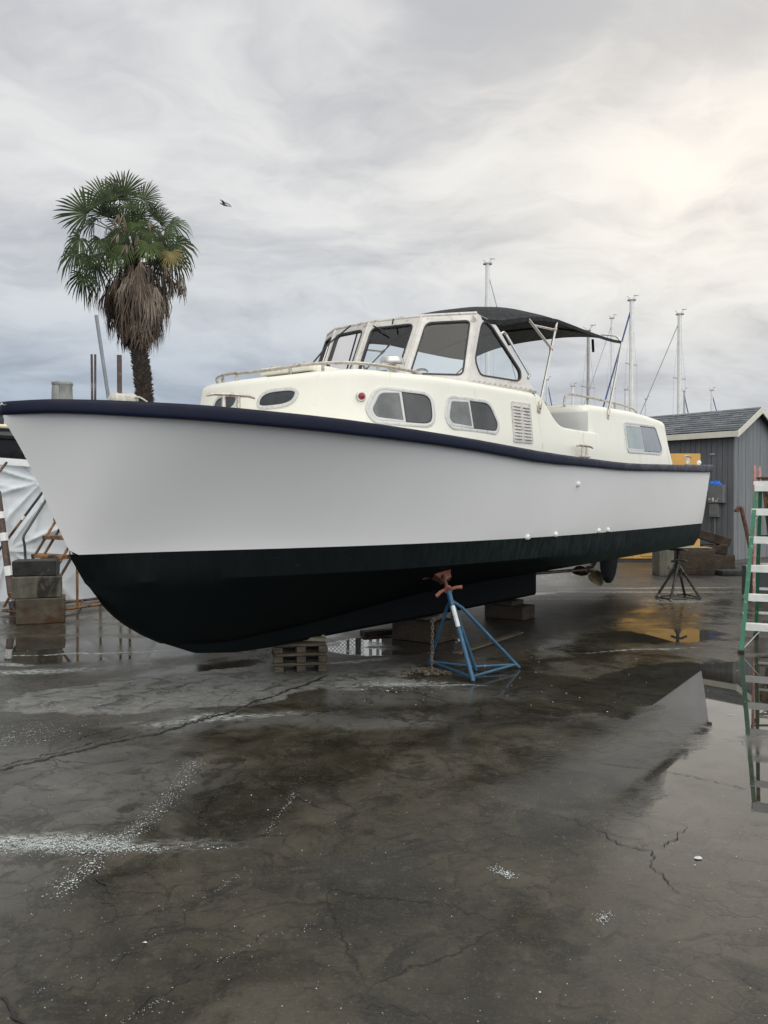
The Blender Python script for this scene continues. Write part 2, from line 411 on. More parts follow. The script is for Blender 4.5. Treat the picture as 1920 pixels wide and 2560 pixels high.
# ------------------------------------------------------------------ ground
def ground_mat():
    m, t, b = new_mat('wet_concrete_yard')
    co = t.node('ShaderNodeTexCoord').outputs['Object']
    wn = t.noise(co, .9, 5, .6, col=True)
    wco = t.vmath('ADD', co, t.vmath('MULTIPLY', t.vmath('SUBTRACT', wn, (.5,.5,.5)), (.55,.55,0)))
    wn2 = t.noise(co, 5, 4, .6, col=True)
    wco2 = t.vmath('ADD', wco, t.vmath('MULTIPLY', t.vmath('SUBTRACT', wn2, (.5,.5,.5)), (.12,.12,0)))
    edge = t.math('MULTIPLY', t.math('SUBTRACT', t.noise(co, 3.5, 8, .7, .6), .5), .42)
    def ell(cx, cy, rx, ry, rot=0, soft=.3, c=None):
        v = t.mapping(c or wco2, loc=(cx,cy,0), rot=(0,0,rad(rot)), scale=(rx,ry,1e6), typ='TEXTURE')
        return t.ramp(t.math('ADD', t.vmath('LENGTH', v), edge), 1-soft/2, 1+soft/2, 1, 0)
    def union(lst):
        r = lst[0]
        for a in lst[1:]: r = t.math('MAXIMUM', r, a)
        return r
    big = t.noise(co, .45, 6, .58, .4)
    mid = t.noise(co, 1.6, 7, .62, .5)
    fine = t.noise(co, 9, 6, .65)
    grit = t.noise(co, 70, 4, .7)
    dry = union([ell(-1.75,7.0,1.35,.62,22,.08), ell(-.75,7.75,1.15,.55,12,.08), ell(-1.35,6.7,.6,.25,20,.1), ell(-.1,7.3,.5,.2,8,.4)])
    semi = union([ell(-2.0,4.75,.95,.75,-10,.9), ell(-2.2,3.6,.7,.5,0,.9), ell(-1.0,6.05,.75,.16,14,.9), ell(-.15,6.1,.6,.25,0,.6), ell(.4,6.9,.9,.35,5,.8)])
    pud = union([ell(-3.7,9.0,1.7,.8,0,.4), ell(.1,9.3,.85,.62,20,.10), ell(2.95,7.0,1.55,1.15,35,.10), ell(4.2,7.2,1.2,1.45,0,.10), ell(3.3,9.9,.8,.5,25,.5),
                 ell(1.2,7.3,.6,.5,0,.4), ell(2.2,4.6,1.2,1.1,0,1.2)])
    pud = t.math('MULTIPLY', pud, t.ramp(t.math('ADD', t.math('MULTIPLY', mid, .5), t.math('MULTIPLY', big, .5)), .40, .47))
    pud = t.math('MULTIPLY', pud, t.math('SUBTRACT', 1.0, dry))
    # colour
    c = t.mix(t.ramp(mid, .3, .72), (.026,.023,.016), (.080,.071,.052))
    c = t.mix(t.ramp(big, .40, .66, 0, .62), c, (.017,.016,.012))
    c = t.mix(t.ramp(fine, .52, .70, 0, .4), c, (.085,.077,.056))
    c = t.mix(t.ramp(fine, .30, .44, .5, 0), c, (.018,.016,.013))
    cdry = t.mix(t.ramp(fine, .35, .7), (.150,.152,.142), (.215,.218,.205))
    csemi = t.mix(t.ramp(mid, .35, .7), (.075,.073,.066), (.135,.132,.120))
    c = t.mix(t.math('MULTIPLY', semi, .75), c, csemi)
    c = t.mix(dry, c, cdry)
    c = t.mix(t.math('MULTIPLY', pud, .5), c, (.022,.021,.018))
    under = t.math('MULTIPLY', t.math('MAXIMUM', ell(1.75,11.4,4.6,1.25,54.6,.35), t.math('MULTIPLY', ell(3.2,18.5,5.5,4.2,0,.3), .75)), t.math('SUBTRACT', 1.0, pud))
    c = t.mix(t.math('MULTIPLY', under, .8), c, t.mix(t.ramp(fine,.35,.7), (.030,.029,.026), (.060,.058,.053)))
    # hairline cracks
    vco = t.vmath('ADD', wco2, t.vmath('MULTIPLY', t.vmath('SUBTRACT', t.noise(co, 14, 3, .6, col=True), (.5,.5,.5)), (.10,.10,0)))
    ck = t.voro(vco, 1.15, 'DISTANCE_TO_EDGE').outputs['Distance']
    ckm = t.math('MULTIPLY', t.ramp(ck, .0, .012, 1, 0), t.ramp(big, .46, .60))
    ck2 = t.voro(vco, 4.6, 'DISTANCE_TO_EDGE').outputs['Distance']
    ckm2 = t.math('MULTIPLY', t.ramp(ck2, .0, .05, 1, 0), t.ramp(t.noise(co, .8, 3), .40, .55))
    ckm = t.math('MAXIMUM', ckm, t.math('MULTIPLY', ckm2, .45))
    c = t.mix(t.math('MULTIPLY', ckm, .85), c, (.006,.0055,.0045))
    # aggregate and small dark blotches
    blot = t.noise(t.vmath('ADD', co, (7,3,0)), 3.6, 9, .74, .9)
    c = t.mix(t.ramp(blot, .50, .60, 0, .7), c, (.016,.015,.011))
    c = t.mix(t.ramp(grit, .56, .70, 0, .45), c, (.13,.12,.095))
    c = t.mix(t.ramp(grit, .30, .44, .55, 0), c, (.012,.011,.008))
    # chalky wash from sanded paint
    pw = union([ell(.14,7.27,.42,.045,4,1.2), ell(.5,7.2,.35,.03,0,1.2), ell(-3.35,7.8,.55,.11,12,1.2), ell(-3.6,8.1,.22,.06,0,.8), ell(-3.4,8.75,1.0,.03,9,1.0),
                ell(-1.25,6.15,.55,.07,16,1.6), ell(4.6,13.3,.5,.22,0,1.2), ell(2.75,8.95,.62,.03,12,1.2), ell(-2.3,3.92,1.1,.10,0,1.4),
                ell(4.3,14.6,1.6,.12,0,1.2), ell(5.0,15.3,1.4,.10,3,1.2), ell(3.0,13.6,.9,.06,3,1.2), ell(-.3,8.35,.4,.06,25,1.0)])
    pwn = t.ramp(t.noise(t.mapping(co, scale=(1,2.2,1)), 16, 6, .7), .42, .60)
    pw = t.math('MULTIPLY', pw, pwn)
    c = t.mix(t.math('MULTIPLY', pw, .85), c, (.46,.50,.49))
    # tiny specks
    sp = t.voro(co, 22).outputs['Distance']
    spm = t.math('MULTIPLY', t.ramp(sp, .05, .09, 1, 0), t.ramp(t.noise(co, 2.3, 3), .60, .66))
    c = t.mix(t.math('MULTIPLY', spm, .6), c, (.30,.30,.27))
    t.put(b.inputs['Base Color'], c)
    # wetness -> gloss
    r = t.ramp(t.math('ADD', t.math('MULTIPLY', mid, .6), t.math('MULTIPLY', big, .4)), .38, .62, .06, .42)
    r = t.mix(semi, r, .30)
    r = t.mix(dry, r, .62)
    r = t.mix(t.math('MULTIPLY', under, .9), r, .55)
    r = t.mix(pud, r, .015)
    r = t.mix(t.math('MULTIPLY', pw, .8), r, .6)
    t.put(b.inputs['Roughness'], r)
    b.inputs['IOR'].default_value = 1.30
    b.inputs['Specular IOR Level'].default_value = .5
    h = t.math('ADD', t.math('MULTIPLY', fine, .5), t.math('ADD', t.math('MULTIPLY', grit, .22), t.math('MULTIPLY', mid, .7)))
    h = t.math('SUBTRACT', h, t.math('MULTIPLY', ckm, .5))
    bs = t.node('ShaderNodeBump'); bs.inputs['Distance'].default_value = .008
    t.put(bs.inputs['Height'], h); t.put(bs.inputs['Strength'], t.mix(pud, t.mix(dry, .22, .4), 0.0))
    t.put(b.inputs['Normal'], bs.outputs[0])
    return m
g = MB(); g.add([(-400,-60,0),(400,-60,0),(400,900,0),(-400,900,0)], [(0,1,2,3)])
tag(g.build('ground', ground_mat(), smooth=0), kind='structure')

# pixel of the 1920x2560 photograph -> point on the yard (used only to lay out the cracks and paint chips where they lie)
def gp(px, py, z=0.0):
    pit = math.atan(30/2071)
    f = Vector((0, math.cos(pit), -math.sin(pit))); u = Vector((0, math.sin(pit), math.cos(pit)))
    r = Vector((1,0,0))*(px-960)/2071 + u*(1280-py)/2071 + f
    k = (z-CAM_H)/r.z
    return Vector((0,0,CAM_H)) + r*k

def crack(pts, w, name, mat, jag=.02, seed=0):
    rnd = random.Random(seed)
    P = [gp(*p) for p in pts]; path = []
    for a, b in zip(P, P[1:]):
        n = max(2, int((b-a).length/.022))
        for i in range(n): path.append(a.lerp(b, i/n))
    path.append(P[-1])
    mb = MB(); L = []; R = []
    off = 0
    for i, p in enumerate(path):
        a = path[max(0,i-1)]; b = path[min(len(path)-1,i+1)]
        d = (b-a).normalized(); nn = Vector((-d.y,d.x,0))
        off = off*.86 + rnd.uniform(-jag, jag)*(1 if rnd.random()<.85 else 2.2)
        ww = w*rnd.uniform(.25,1.35)*min(1, (i+.3)/4, (len(path)-i-.7)/4)
        L.append(p + nn*(off+ww/2) + Vector((0,0,.004))); R.append(p + nn*(off-ww/2) + Vector((0,0,.004)))
    mb.loft([[l,r] for l,r in zip(L,R)], closed=False)
    return tag(mb.build(name, mat, smooth=0, fix=False), kind='structure')
crack([(-20,1930),(150,1888),(350,1842),(470,1812),(560,1786),(640,1757),(700,1735),(820,1688)], .032, 'pavement_joint', M['crack'], .012, 1)
crack([(-20,1922),(150,1878),(350,1835),(470,1806),(560,1779)], .012, 'pavement_joint', M['crack'], .018, 21)
crack([(180,1858),(260,1828),(330,1812),(420,1796)], .010, 'pavement_crack', M['crack'], .02, 22)
crack([(320,1736),(420,1722),(500,1706),(560,1690)], .014, 'pavement_crack', M['crack'], .02, 23)
crack([(1380,2036),(1450,2064),(1492,2080),(1540,2110),(1600,2125),(1628,2126),(1650,2172),(1690,2204),(1712,2238)], .006, 'pavement_crack', M['crack'], .016, 2)
crack([(1628,2126),(1660,2100),(1700,2082),(1722,2064)], .005, 'pavement_crack', M['crack'], .016, 3)
crack([(1480,1902),(1560,1918),(1700,1935),(1800,1958),(1882,1976)], .007, 'pavement_crack', M['crack'], .010, 4)
crack([(668,2094),(690,2050),(720,2010),(750,1960),(772,1890)],   .007, 'pavement_crack', M['crack'], .020, 5)
crack([(300,2564),(420,2492),(520,2412),(660,2350),(790,2312)], .004, 'pavement_crack', M['crack'], .028, 6)
crack([(70,2492),(250,2422),(440,2312),(500,2252),(600,2190)], .004, 'pavement_crack', M['crack'], .028, 7)
crack([(-10,2485),(40,2525),(85,2565)], .018, 'pavement_joint', M['crack'], .010, 8)
crack([(1820,2432),(1870,2464),(1925,2492)], .007, 'pavement_crack', M['crack'], .010, 9)
crack([(240,2150),(252,2190),(272,2240)], .008, 'pavement_crack', M['crack'], .008, 11)

def flakes():
    rnd = random.Random(3); mb = MB()
    def fl(p, r):
        n = rnd.randint(5,8); a0 = rnd.uniform(0,6.28); e = rnd.uniform(.62,1); ra = rnd.uniform(0,3.14)
        pts = []
        for j in range(n):
            a = a0 + 2*math.pi*j/n; rr = r*rnd.uniform(.6,1.15)
            x, y = math.cos(a)*rr, math.sin(a)*rr*e
            pts.append(p + Vector((x*math.cos(ra)-y*math.sin(ra), x*math.sin(ra)+y*math.cos(ra), .004+rnd.uniform(0,.002))))
        c = p + Vector((0,0,.0065))
        mb.add(pts+[c], [(j,(j+1)%n,n) for j in range(n)])
    def band(pts, width, count, rmin, rmax):
        P = [gp(*p) for p in pts]
        for _ in range(count):
            k = rnd.random()*(len(P)-1); i = int(k)
            p = P[i].lerp(P[i+1], k-i) + Vector((rnd.gauss(0,width), rnd.gauss(0,width), 0))
            fl(p, (rmin+(rmax-rmin)*rnd.random()**1.8)*(1 if rnd.random()<.95 else 1.8))
    band([(-60,2110),(100,2112),(200,2115),(290,2118)], .05, 2300, .0010, .0044)
    band([(240,2112),(330,2122),(400,2126)], .024, 320, .0010, .0044)
    band([(300,2105),(350,2070),(400,2020),(450,1960),(490,1900)], .038, 620, .0010, .0044)
    band([(250,2140),(210,2175),(180,2200),(150,2235)], .034, 260, .0012, .005)
    for pth in ([(668,2094),(690,2050),(720,2010),(750,1960),(772,1890)], [(520,2412),(660,2350),(790,2312)], [(300,2564),(420,2492)], [(70,2492),(250,2422),(440,2312)], [(500,2252),(600,2190)]):
        band(pth, .008, 36, .0008, .0024)
    band([(668,2094),(690,2050),(720,2010),(735,1985)], .012, 90, .0010, .0028)
    band([(560,2118),(430,2122)], .03, 18, .003, .006)
    band([(-20,1850),(120,1830)], .16, 240, .002, .006)
    band([(1230,2170),(1260,2185),(1280,2195)], .016, 170, .0014, .004)
    band([(1500,2305),(1520,2285)], .014, 70, .0014, .004)
    band([(900,1710),(1100,1715)], .10, 160, .003, .010)
    band([(1340,1450),(1420,1440)], .35, 60, .008, .03)
    for _ in range(420): fl(gp(rnd.uniform(-50,1970), rnd.uniform(1760,2570)), rnd.uniform(.001,.0030))
    for _ in range(160): fl(gp(rnd.uniform(-50,1970), rnd.uniform(1500,1800)), rnd.uniform(.003,.010))
    for p, r in (((1745,2147),.022),((363,2359),.009),((670,2027),.006),((1738,2165),.006),((1350,2484),.006),((628,1990),.006),((840,1688),.012),((968,1728),.02),((990,1732),.012),((812,1700),.012)):
        fl(gp(*p), r)
    return tag(mb.build('paint_chips', M['flake'], smooth=0, fix=False), label='white paint chips scattered over the wet concrete', cat='paint chips', kind='stuff')
flakes()

# ------------------------------------------------------------------ the motor yacht
YACHT = empty('motor_yacht', (-2.517, 5.46, 0), rad(54.6))
tag(YACHT, 'white motor yacht with navy rail and black bottom propped up in the yard', 'boat')
def P(s, b, z): return Vector((s, -b, z))

SH_S = [0,.214,.397,.625,.91,1.374,1.931,2.647,3.4,4.576,5.545,6.67,8.498,10,11.4]
SH_Z = [2.272,2.288,2.290,2.287,2.283,2.266,2.243,2.206,2.167,2.109,2.085,2.073,2.114,2.16,2.211]
BS_S = [0,.12,.25,.5,1,1.5,2,3,4,5,6,7,8,9,10,11.4]
BS_B = [.03,.20,.33,.55,.88,1.12,1.3,1.53,1.66,1.73,1.77,1.78,1.77,1.75,1.72,1.66]
BW_S = [.49,.6,1,2,3,4,5,6,8,11.4]
BW_B = [.0,.05,.2,.7,1.1,1.36,1.5,1.58,1.6,1.52]
ST_S = [0,.006,.095,.187,.264,.35,.433,.495,.543,.619,.717,.816,.9,1.026,1.226,1.65,2.07,2.5,3.1,4,5,6,7,8.1,11.4]
ST_Z = [2.27,2.166,2.035,1.881,1.731,1.554,1.387,1.269,1.174,1.05,.927,.826,.746,.651,.532,.368,.311,.292,.290,.283,.27,.26,.255,.25,.25]
BC_S = [.70,.72,1.324,1.666,2.31,3.066,3.545,4.914,5.6,6.7,11.4]
BC_B = [0,.05,.341,.511,.794,1.083,1.204,1.438,1.5,1.537,1.475]
zs = lambda s: smooth_itp(s, SH_S, SH_Z)
bs = lambda s: smooth_itp(s, BS_S, BS_B)
bw = lambda s: max(0, smooth_itp(s, BW_S, BW_B))
zst = lambda s: itp(s, ST_S, ST_Z)
bc = lambda s: max(0, smooth_itp(s, BC_S, BC_B))
WLZ = 1.236
STN = [0,.02,.05,.1,.15,.2,.26,.32,.38,.44,.495,.55,.62,.7,.8,.9,1.0,1.15,1.3,1.5,1.7,1.95,2.2,2.5,2.8,3.2,3.6,4,4.5,5,5.5,6,6.6,7.2,7.8,8.4,9,9.6,10.2,10.8,11.4]

def hull_side():
    mb = MB()
    NR = 22
    for side in (1,-1):
        rings = []
        for s in STN:
            zl = max(WLZ, zst(s)); zt = zs(s)-.02
            b0 = bw(s) if s > .495 else 0.0; b1 = bs(s)
            p = itp(s, [0,.5,1.5,3,5,11.4],[1.0,1.1,1.25,1.1,.88,.88])
            rings.append([P(s, side*(b0+(b1-b0)*(k/NR)**p), lerp(zl, zt, k/NR)) for k in range(NR+1)])
        mb.loft(rings, closed=False)
    # transom above the waterline
    s = 11.4
    p = .88
    near = [P(s+.0, (bw(s)+(bs(s)-bw(s))*(k/NR)**p), lerp(WLZ, zs(s)-.02, k/NR)) for k in range(NR+1)]
    far = [Vector((v.x,-v.y,v.z)) for v in near]
    mb.loft([near, far], closed=False)
    bm_fix(mb)
    return mb
def bm_fix(mb): pass

def weld(o, d=.0005):
    bm = bmesh.new(); bm.from_mesh(o.data)
    bmesh.ops.remove_doubles(bm, verts=bm.verts, dist=d)
    bmesh.ops.recalc_face_normals(bm, faces=bm.faces)
    bm.to_mesh(o.data); bm.free()
    o.data.shade_smooth()
    return o
o = weld(hull_side().build('hull', M['topside'], YACHT)); o.data.set_sharp_from_angle(angle=rad(50))

def hull_bottom():
    mb = MB()
    ST2 = [s for s in STN if s >= .495]
    for side in (1,-1):
        rings = []
        for s in ST2:
            zk = zst(s)
            zroot = zk if s < 1.3 else smooth_itp(s, [1.3,2.0,3.0,4.0,5.5,8,11.4],[zst(1.3),.42,.44,.50,.57,.60,.63])
            zc = max(1.015, zk+.005) if s < .72 else 1.015
            b0 = bw(s)
            c = bc(s) if s >= .72 else 0
            if s < .72: zc = min(WLZ-.002, max(zk, zc))
            bb = lerp(c*.80, c-.085, min(1, max(0,(s-4)/2)))
            zb = lerp(lerp(zc, zroot, .22), .865, min(1, max(0,(s-4)/2)))
            kt = min(.05, c*.5)
            ring = [P(s, side*b0, WLZ), P(s, side*lerp(b0,c,.5), (WLZ+zc)/2), P(s, side*c, zc), P(s, side*bb, zb)]
            for k in (.25,.5,.75):
                bul = .06*math.sin(math.pi*k)*itp(s,[1,2,4],[.4,1,.2])
                ring.append(P(s, side*lerp(bb,kt,k), lerp(zb,zroot,k)-bul))
            ring.append(P(s, side*kt, zroot))
            ring.append(P(s, 0, min(zroot, zroot-.01)))
            rings.append(ring)
        mb.loft(rings, closed=False)
    s = 11.4
    near = rings[-1]
    far = [Vector((v.x,-v.y,v.z)) for v in near]
    mb.loft([near, far], closed=False)
    o = weld(mb.build('hull_bottom', M['antifoul'], YACHT)); o.data.set_sharp_from_angle(angle=rad(28))
    # keel
    kb = MB(); rings = []
    KS = [.9,1.05,1.226,1.45,1.65,1.85,2.07,2.5,3.1,4,5,6,7,7.95,8.07]
    for s in KS:
        z0 = zst(s); z1 = zst(s)+.12 if s < 1.6 else .66
        h = itp(s,[.9,1.6,2.5],[.012,.035,.06])
        rings.append([P(s,h*.7,z0),P(s,h,z0+.03),P(s,h,z1),P(s,-h,z1),P(s,-h,z0+.03),P(s,-h*.7,z0)])
    kb.loft(rings, True, True)
    kb.build('keel', M['antifoul'], YACHT, smooth=30)
hull_bottom()

# rub rail: swept right round the sheer
def rub_rail():
    near = []
    for s in [0,.012,.03,.06,.1,.15,.2,.28,.36,.45,.55,.7,.85,1,1.2,1.45,1.7,2,2.35,2.7,3.1,3.5,4,4.5,5,5.5,6,6.5,7,7.5,8,8.5,9,9.5,10,10.5,11,11.4]:
        near.append((s+.034*max(0,1-s/.2), bs(s) if s > 0 else 0.0))
    path = [(s,b) for s,b in reversed(near)] + [(s,-b) for s,b in near[1:]]
    n = len(path); rings = []
    for i,(s,b) in enumerate(path):
        a = path[(i-1) % n]; c = path[(i+1) % n]
        t1 = Vector((s-a[0], b-a[1])).normalized(); t2 = Vector((c[0]-s, c[1]-b)).normalized()
        n1 = Vector((t1.y,-t1.x)); n2 = Vector((t2.y,-t2.x))
        nn = (n1+n2).normalized(); k = 1/max(.55, nn.dot(n1))
        nn = -nn*k if False else nn*k
        # outward means away from the centre of the plan
        if nn.dot(Vector((s-5.5, b))) < 0: nn = -nn
        z = zs(max(0,s)); h = itp(s,[0,.25,.5,1,2,3,3.5,4,4.5,5,5.5,6,7,8,9,10,11.4],[.088,.092,.100,.108,.111,.102,.101,.105,.110,.105,.095,.091,.091,.092,.098,.109,.124])
        prof = [(-.02,-h),(.022,-h),(.030,-h+.008),(.034,-h+.025),(.034,-.028),(.030,-.010),(.020,0),(-.10,.0),(-.10,-.03),(-.02,-.03)]
        rings.append([P(s+nn.x*d, b+nn.y*d, z+dz) for d,dz in prof])
    mb = MB(); mb.loft(rings, True, False, True)
    mb.build('rub_rail', M['navy'], YACHT, smooth=38)
rub_rail()

# deck
mb = MB(); rings = []
for s in STN:
    b = max(.0, bs(s)-.04); z = zs(s)-.035
    rings.append([P(s,b*k,z+.03*(1-k*k)) for k in (-1,-.5,0,.5,1)])
mb.loft(rings, closed=False); mb.build('deck', M['cream'], YACHT)

# ---- cabin
PLS = [2.21,2.225,2.265,2.325,2.40,2.47,2.56,2.70,2.95,3.3,3.7,4.2,5,6,7,8,9,9.62]
PLB = [0,.2,.4,.6,.78,.92,1.02,1.10,1.215,1.36,1.45,1.52,1.59,1.63,1.635,1.625,1.605,1.59]
TUM = lambda z: .09*(z-2.2)/.5
cab_b = lambda s: smooth_itp(s, PLS, PLB)
front_s = lambda b: smooth_itp(abs(b), PLB[:11], PLS[:11])

def catmull(pts, n=4):
    out = []
    for i in range(len(pts)-1):
        p0 = Vector(pts[max(0,i-1)]); p1 = Vector(pts[i]); p2 = Vector(pts[i+1]); p3 = Vector(pts[min(len(pts)-1,i+2)])
        for k in range(n):
            t = k/n
            out.append(.5*((2*p1)+(p2-p0)*t+(2*p0-5*p1+4*p2-p3)*t*t+(3*p1-p0-3*p2+p3)*t**3))
    out.append(Vector(pts[-1]))
    return out

def shell(plan, zbase, ztop, inset, ridge, crown, r=.085):
    """closed trunk: plan = near-half outline [(s,b)], mirrored about the centreline"""
    mb = MB(); n = len(plan)
    nrm = []
    for i in range(n):
        a = plan[max(0,i-1)]; c = plan[min(n-1,i+1)]
        t = Vector((c[0]-a[0], c[1]-a[1])).normalized()
        v = Vector((t.y,-t.x))
        if i == 0 and plan[0][1] < 1e-4: v = Vector((v.x/abs(v.x) if abs(v.x)>1e-6 else -1,0))
        nrm.append(v)   # pointing inward or outward, fixed below
    for side in (1,-1):
        cols = []
        for i,(s,b) in enumerate(plan):
            v = nrm[i]
            cen = Vector((ridge(s)-s, -b))
            if v.dot(cen) < 0 : v = -v       # inward
            zb, zt = zbase(s), ztop(s)
            ins = inset(i)
            colp = []
            H = zt-zb
            for k in range(7):
                z = zb+(H-r)*k/6
                d = ins*(z-2.2)/.5 if z > 2.2 else 0
                colp.append((s+v.x*d, b+v.y*d, z))
            d0 = ins*((zt-r)-2.2)/.5
            for k in range(1,7):
                a = math.pi/2*k/6
                d = d0 + r*(1-math.cos(a))
                colp.append((s+v.x*d, b+v.y*d, zt-r+r*math.sin(a)))
            es, eb, ez = colp[-1]
            rs = ridge(s)
            for k in range(1,7):
                q = k/6
                colp.append((lerp(es,rs,q), eb*(1-q), ez+crown*(1-(1-q)**2)))
            cols.append([P(a, side*b2, c) for a,b2,c in colp])
        mb.loft(cols, closed=False)
    return mb

fwd_plan = [(v.x, max(0,v.y)) for v in catmull([(s,b) for s,b in zip(PLS,PLB) if s <= 5.01], 5)]
o = weld(shell(fwd_plan, lambda s: zs(s)-.06, lambda s: itp(s,[2.2,2.4,2.6,3.5,5],[2.705,2.735,2.75,2.745,2.75]),
        lambda i: .09, lambda s: max(s, 2.95) if s > 2.95 else 2.95, .07).build('forward_cabin', M['cream'], YACHT), .001)
o.data.set_sharp_from_angle(angle=rad(60))

# cockpit coaming: side wall that dips between the two cabins
def coaming():
    mb = MB()
    S_ = [4.95,5.0,5.04,5.083,5.12,5.163,5.2,5.249,5.30,5.343,5.39,5.447,5.5,5.546,5.65,5.8,5.92,6.1,6.35,6.55,6.7]
    T_S = [4.95,5.083,5.163,5.249,5.343,5.447,5.546,5.919,6.348,6.7]
    T_Z = [2.745,2.716,2.647,2.556,2.477,2.432,2.419,2.416,2.422,2.426]
    for side in (1,-1):
        rings = []
        for s in S_:
            zt = smooth_itp(s, T_S, T_Z); b = cab_b(s); zb = zs(s)-.06
            out = []
            for k in range(6):
                z = lerp(zb, zt-.028, k/5); out.append((b-TUM(max(2.2,z)), z))
            bo = b-TUM(zt-.028)
            for k in range(1,6):
                a = math.pi*k/6; out.append((bo-.03*(1-math.cos(a)), zt-.028+.028*math.sin(a)))
            for k in range(5):
                z = lerp(zt-.028, zb, k/4); out.append((bo-.06, z))
            rings.append([P(s, side*q, z) for q,z in out])
        mb.loft(rings, closed=False, cap=False)
    # bulkhead closing the forward cabin
    z0 = 2.05
    pts = [P(5.0,b,z0) for b in (-1.55,1.55)] + [P(5.0,b,z) for b,z in ((1.48,2.68),(1.38,2.75),(.7,2.80),(0,2.815),(-.7,2.80),(-1.38,2.75),(-1.48,2.68))]
    mb.prism([p for p in pts], (-.03,0,0))
    mb.build('cockpit_coaming', M['cream'], YACHT, smooth=40)
coaming()

aft_plan = [(6.15,0),(6.15,.5),(6.15,1.0),(6.155,1.30),(6.17,1.44),(6.21,1.53),(6.28,1.59),(6.38,1.622),(6.55,1.635),(7,1.635),(7.5,1.632),(8,1.625),(8.5,1.617),(9,1.605),(9.3,1.598),(9.48,1.585),(9.56,1.55),(9.61,1.49),(9.63,1.40),(9.64,1.0),(9.64,.5),(9.64,0)]
apl = [(v.x, max(0,v.y)) for v in catmull(aft_plan, 3)]
def aft_inset(i):
    s, b = apl[i]
    if s < 6.2: return .03
    if s > 9.4: return lerp(.09,.24,min(1,(s-9.4)/.2))
    return .09
o = weld(shell(apl, lambda s: zs(s)-.06, lambda s: itp(s,[6.15,6.4,6.8,7.9,8.6,9.2,9.64],[2.74,2.76,2.775,2.812,2.812,2.80,2.78]),
        aft_inset, lambda s: min(max(s,6.9),8.9), .06, .10).build('aft_cabin', M['cream'], YACHT), .001)
o.data.set_sharp_from_angle(angle=rad(60))

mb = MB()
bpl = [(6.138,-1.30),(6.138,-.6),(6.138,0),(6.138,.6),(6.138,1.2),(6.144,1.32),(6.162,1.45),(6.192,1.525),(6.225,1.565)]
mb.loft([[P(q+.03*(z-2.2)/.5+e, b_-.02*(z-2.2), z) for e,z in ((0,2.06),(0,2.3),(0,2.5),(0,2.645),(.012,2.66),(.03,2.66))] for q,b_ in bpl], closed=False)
mb.build('bulkhead_shade_panel', M['bulk'], YACHT, smooth=60)  # grey panel added over the cream cabin front to show the shade there
# ---- windows laid on the cabin sides
def side_pt(s, z, off=0, side=1):
    b = cab_b(s)-TUM(z)
    ds = .03
    tb = (cab_b(s+ds)-cab_b(s-ds))/(2*ds)
    n = Vector((-tb,1)).normalized()
    return P(s+n.x*off, side*(b+n.y*off), z)
def front_pt(bq, z, off=0):
    s = front_s(bq)+TUM(z)
    ds = (front_s(bq+.03)-front_s(bq-.03))/.06
    n = Vector((-1,ds)).normalized()
    return P(s+n.x*off, bq+n.y*off, z)

def rounded(corners, r, seg=5):
    out = []; n = len(corners)
    for i in range(n):
        p = Vector(corners[i]); a = Vector(corners[i-1]); c = Vector(corners[(i+1)%n])
        rr = r[i] if isinstance(r,(list,tuple)) else r
        d1 = (a-p); d2 = (c-p)
        k = min(rr, d1.length*.48, d2.length*.48)
        p1 = p + d1.normalized()*k; p2 = p + d2.normalized()*k
        for j in range(seg+1):
            t = j/seg
            out.append((1-t)**2*p1 + 2*t*(1-t)*p + t*t*p2)
    return out
def inset_poly(poly, d):
    n = len(poly); out = []
    A = sum(poly[i].x*poly[(i+1)%n].y-poly[(i+1)%n].x*poly[i].y for i in range(n))
    sg = 1 if A > 0 else -1
    for i in range(n):
        p = poly[i]; a = poly[i-1]; c = poly[(i+1)%n]
        t = (c-a)
        if t.length < 1e-9: out.append(p.copy()); continue
        t.normalize(); out.append(p + Vector((-t.y,t.x))*sg*d)
    return out
def ring_frame(mb, poly, w, f, h0, h1, lip=.006):
    inner = inset_poly(poly, w); i2 = inset_poly(poly, w-lip); o2 = inset_poly(poly, lip)
    rings = [[f(p.x,p.y,h0) for p in poly],[f(p.x,p.y,h1-lip*.5) for p in poly],[f(p.x,p.y,h1) for p in o2],[f(p.x,p.y,h1) for p in i2],[f(p.x,p.y,h1-lip*.5) for p in inner],[f(p.x,p.y,h0) for p in inner]]
    mb.loft(rings, True, False, True)
    return inner
def fill(mb, poly, f, h, rings=4):
    c = Vector((sum(p.x for p in poly)/len(poly), sum(p.y for p in poly)/len(poly)))
    rr = [[f(*(c+(p-c)*k), h) for p in poly] for k in [1-i/rings*.98 for i in range(rings+1)]]
    mb.loft(rr, True, False)
    mb.f.append(tuple(range(len(mb.v)-len(poly), len(mb.v))))
def clip(poly, x, keep_less):
    out = []; n = len(poly)
    for i in range(n):
        a = poly[i]; b = poly[(i+1)%n]
        ia = (a.x <= x) == keep_less; ib = (b.x <= x) == keep_less
        if ia: out.append(a)
        if ia != ib:
            t = (x-a.x)/(b.x-a.x); out.append(a.lerp(b,t))
    return out
def screws(mb, poly, f, h, step=.11, r=.006):
    L = 0; nxt = step*.4; n = len(poly)
    for i in range(n):
        a = poly[i]; b = poly[(i+1)%n]; d = (b-a).length
        while L + d >= nxt:
            q = a.lerp(b, (nxt-L)/d) if d > 0 else a
            c = f(q.x,q.y,h); e1 = (f(q.x+.01,q.y,h)-c).normalized(); e2 = (f(q.x,q.y+.01,h)-c).normalized(); nn = f(q.x,q.y,h+.003)
            ring = [c+(e1*math.cos(k*math.pi/3)+e2*math.sin(k*math.pi/3))*r for k in range(6)]
            mb.add(ring+[nn], [(k,(k+1)%6,6) for k in range(6)])
            nxt += step
        L += d

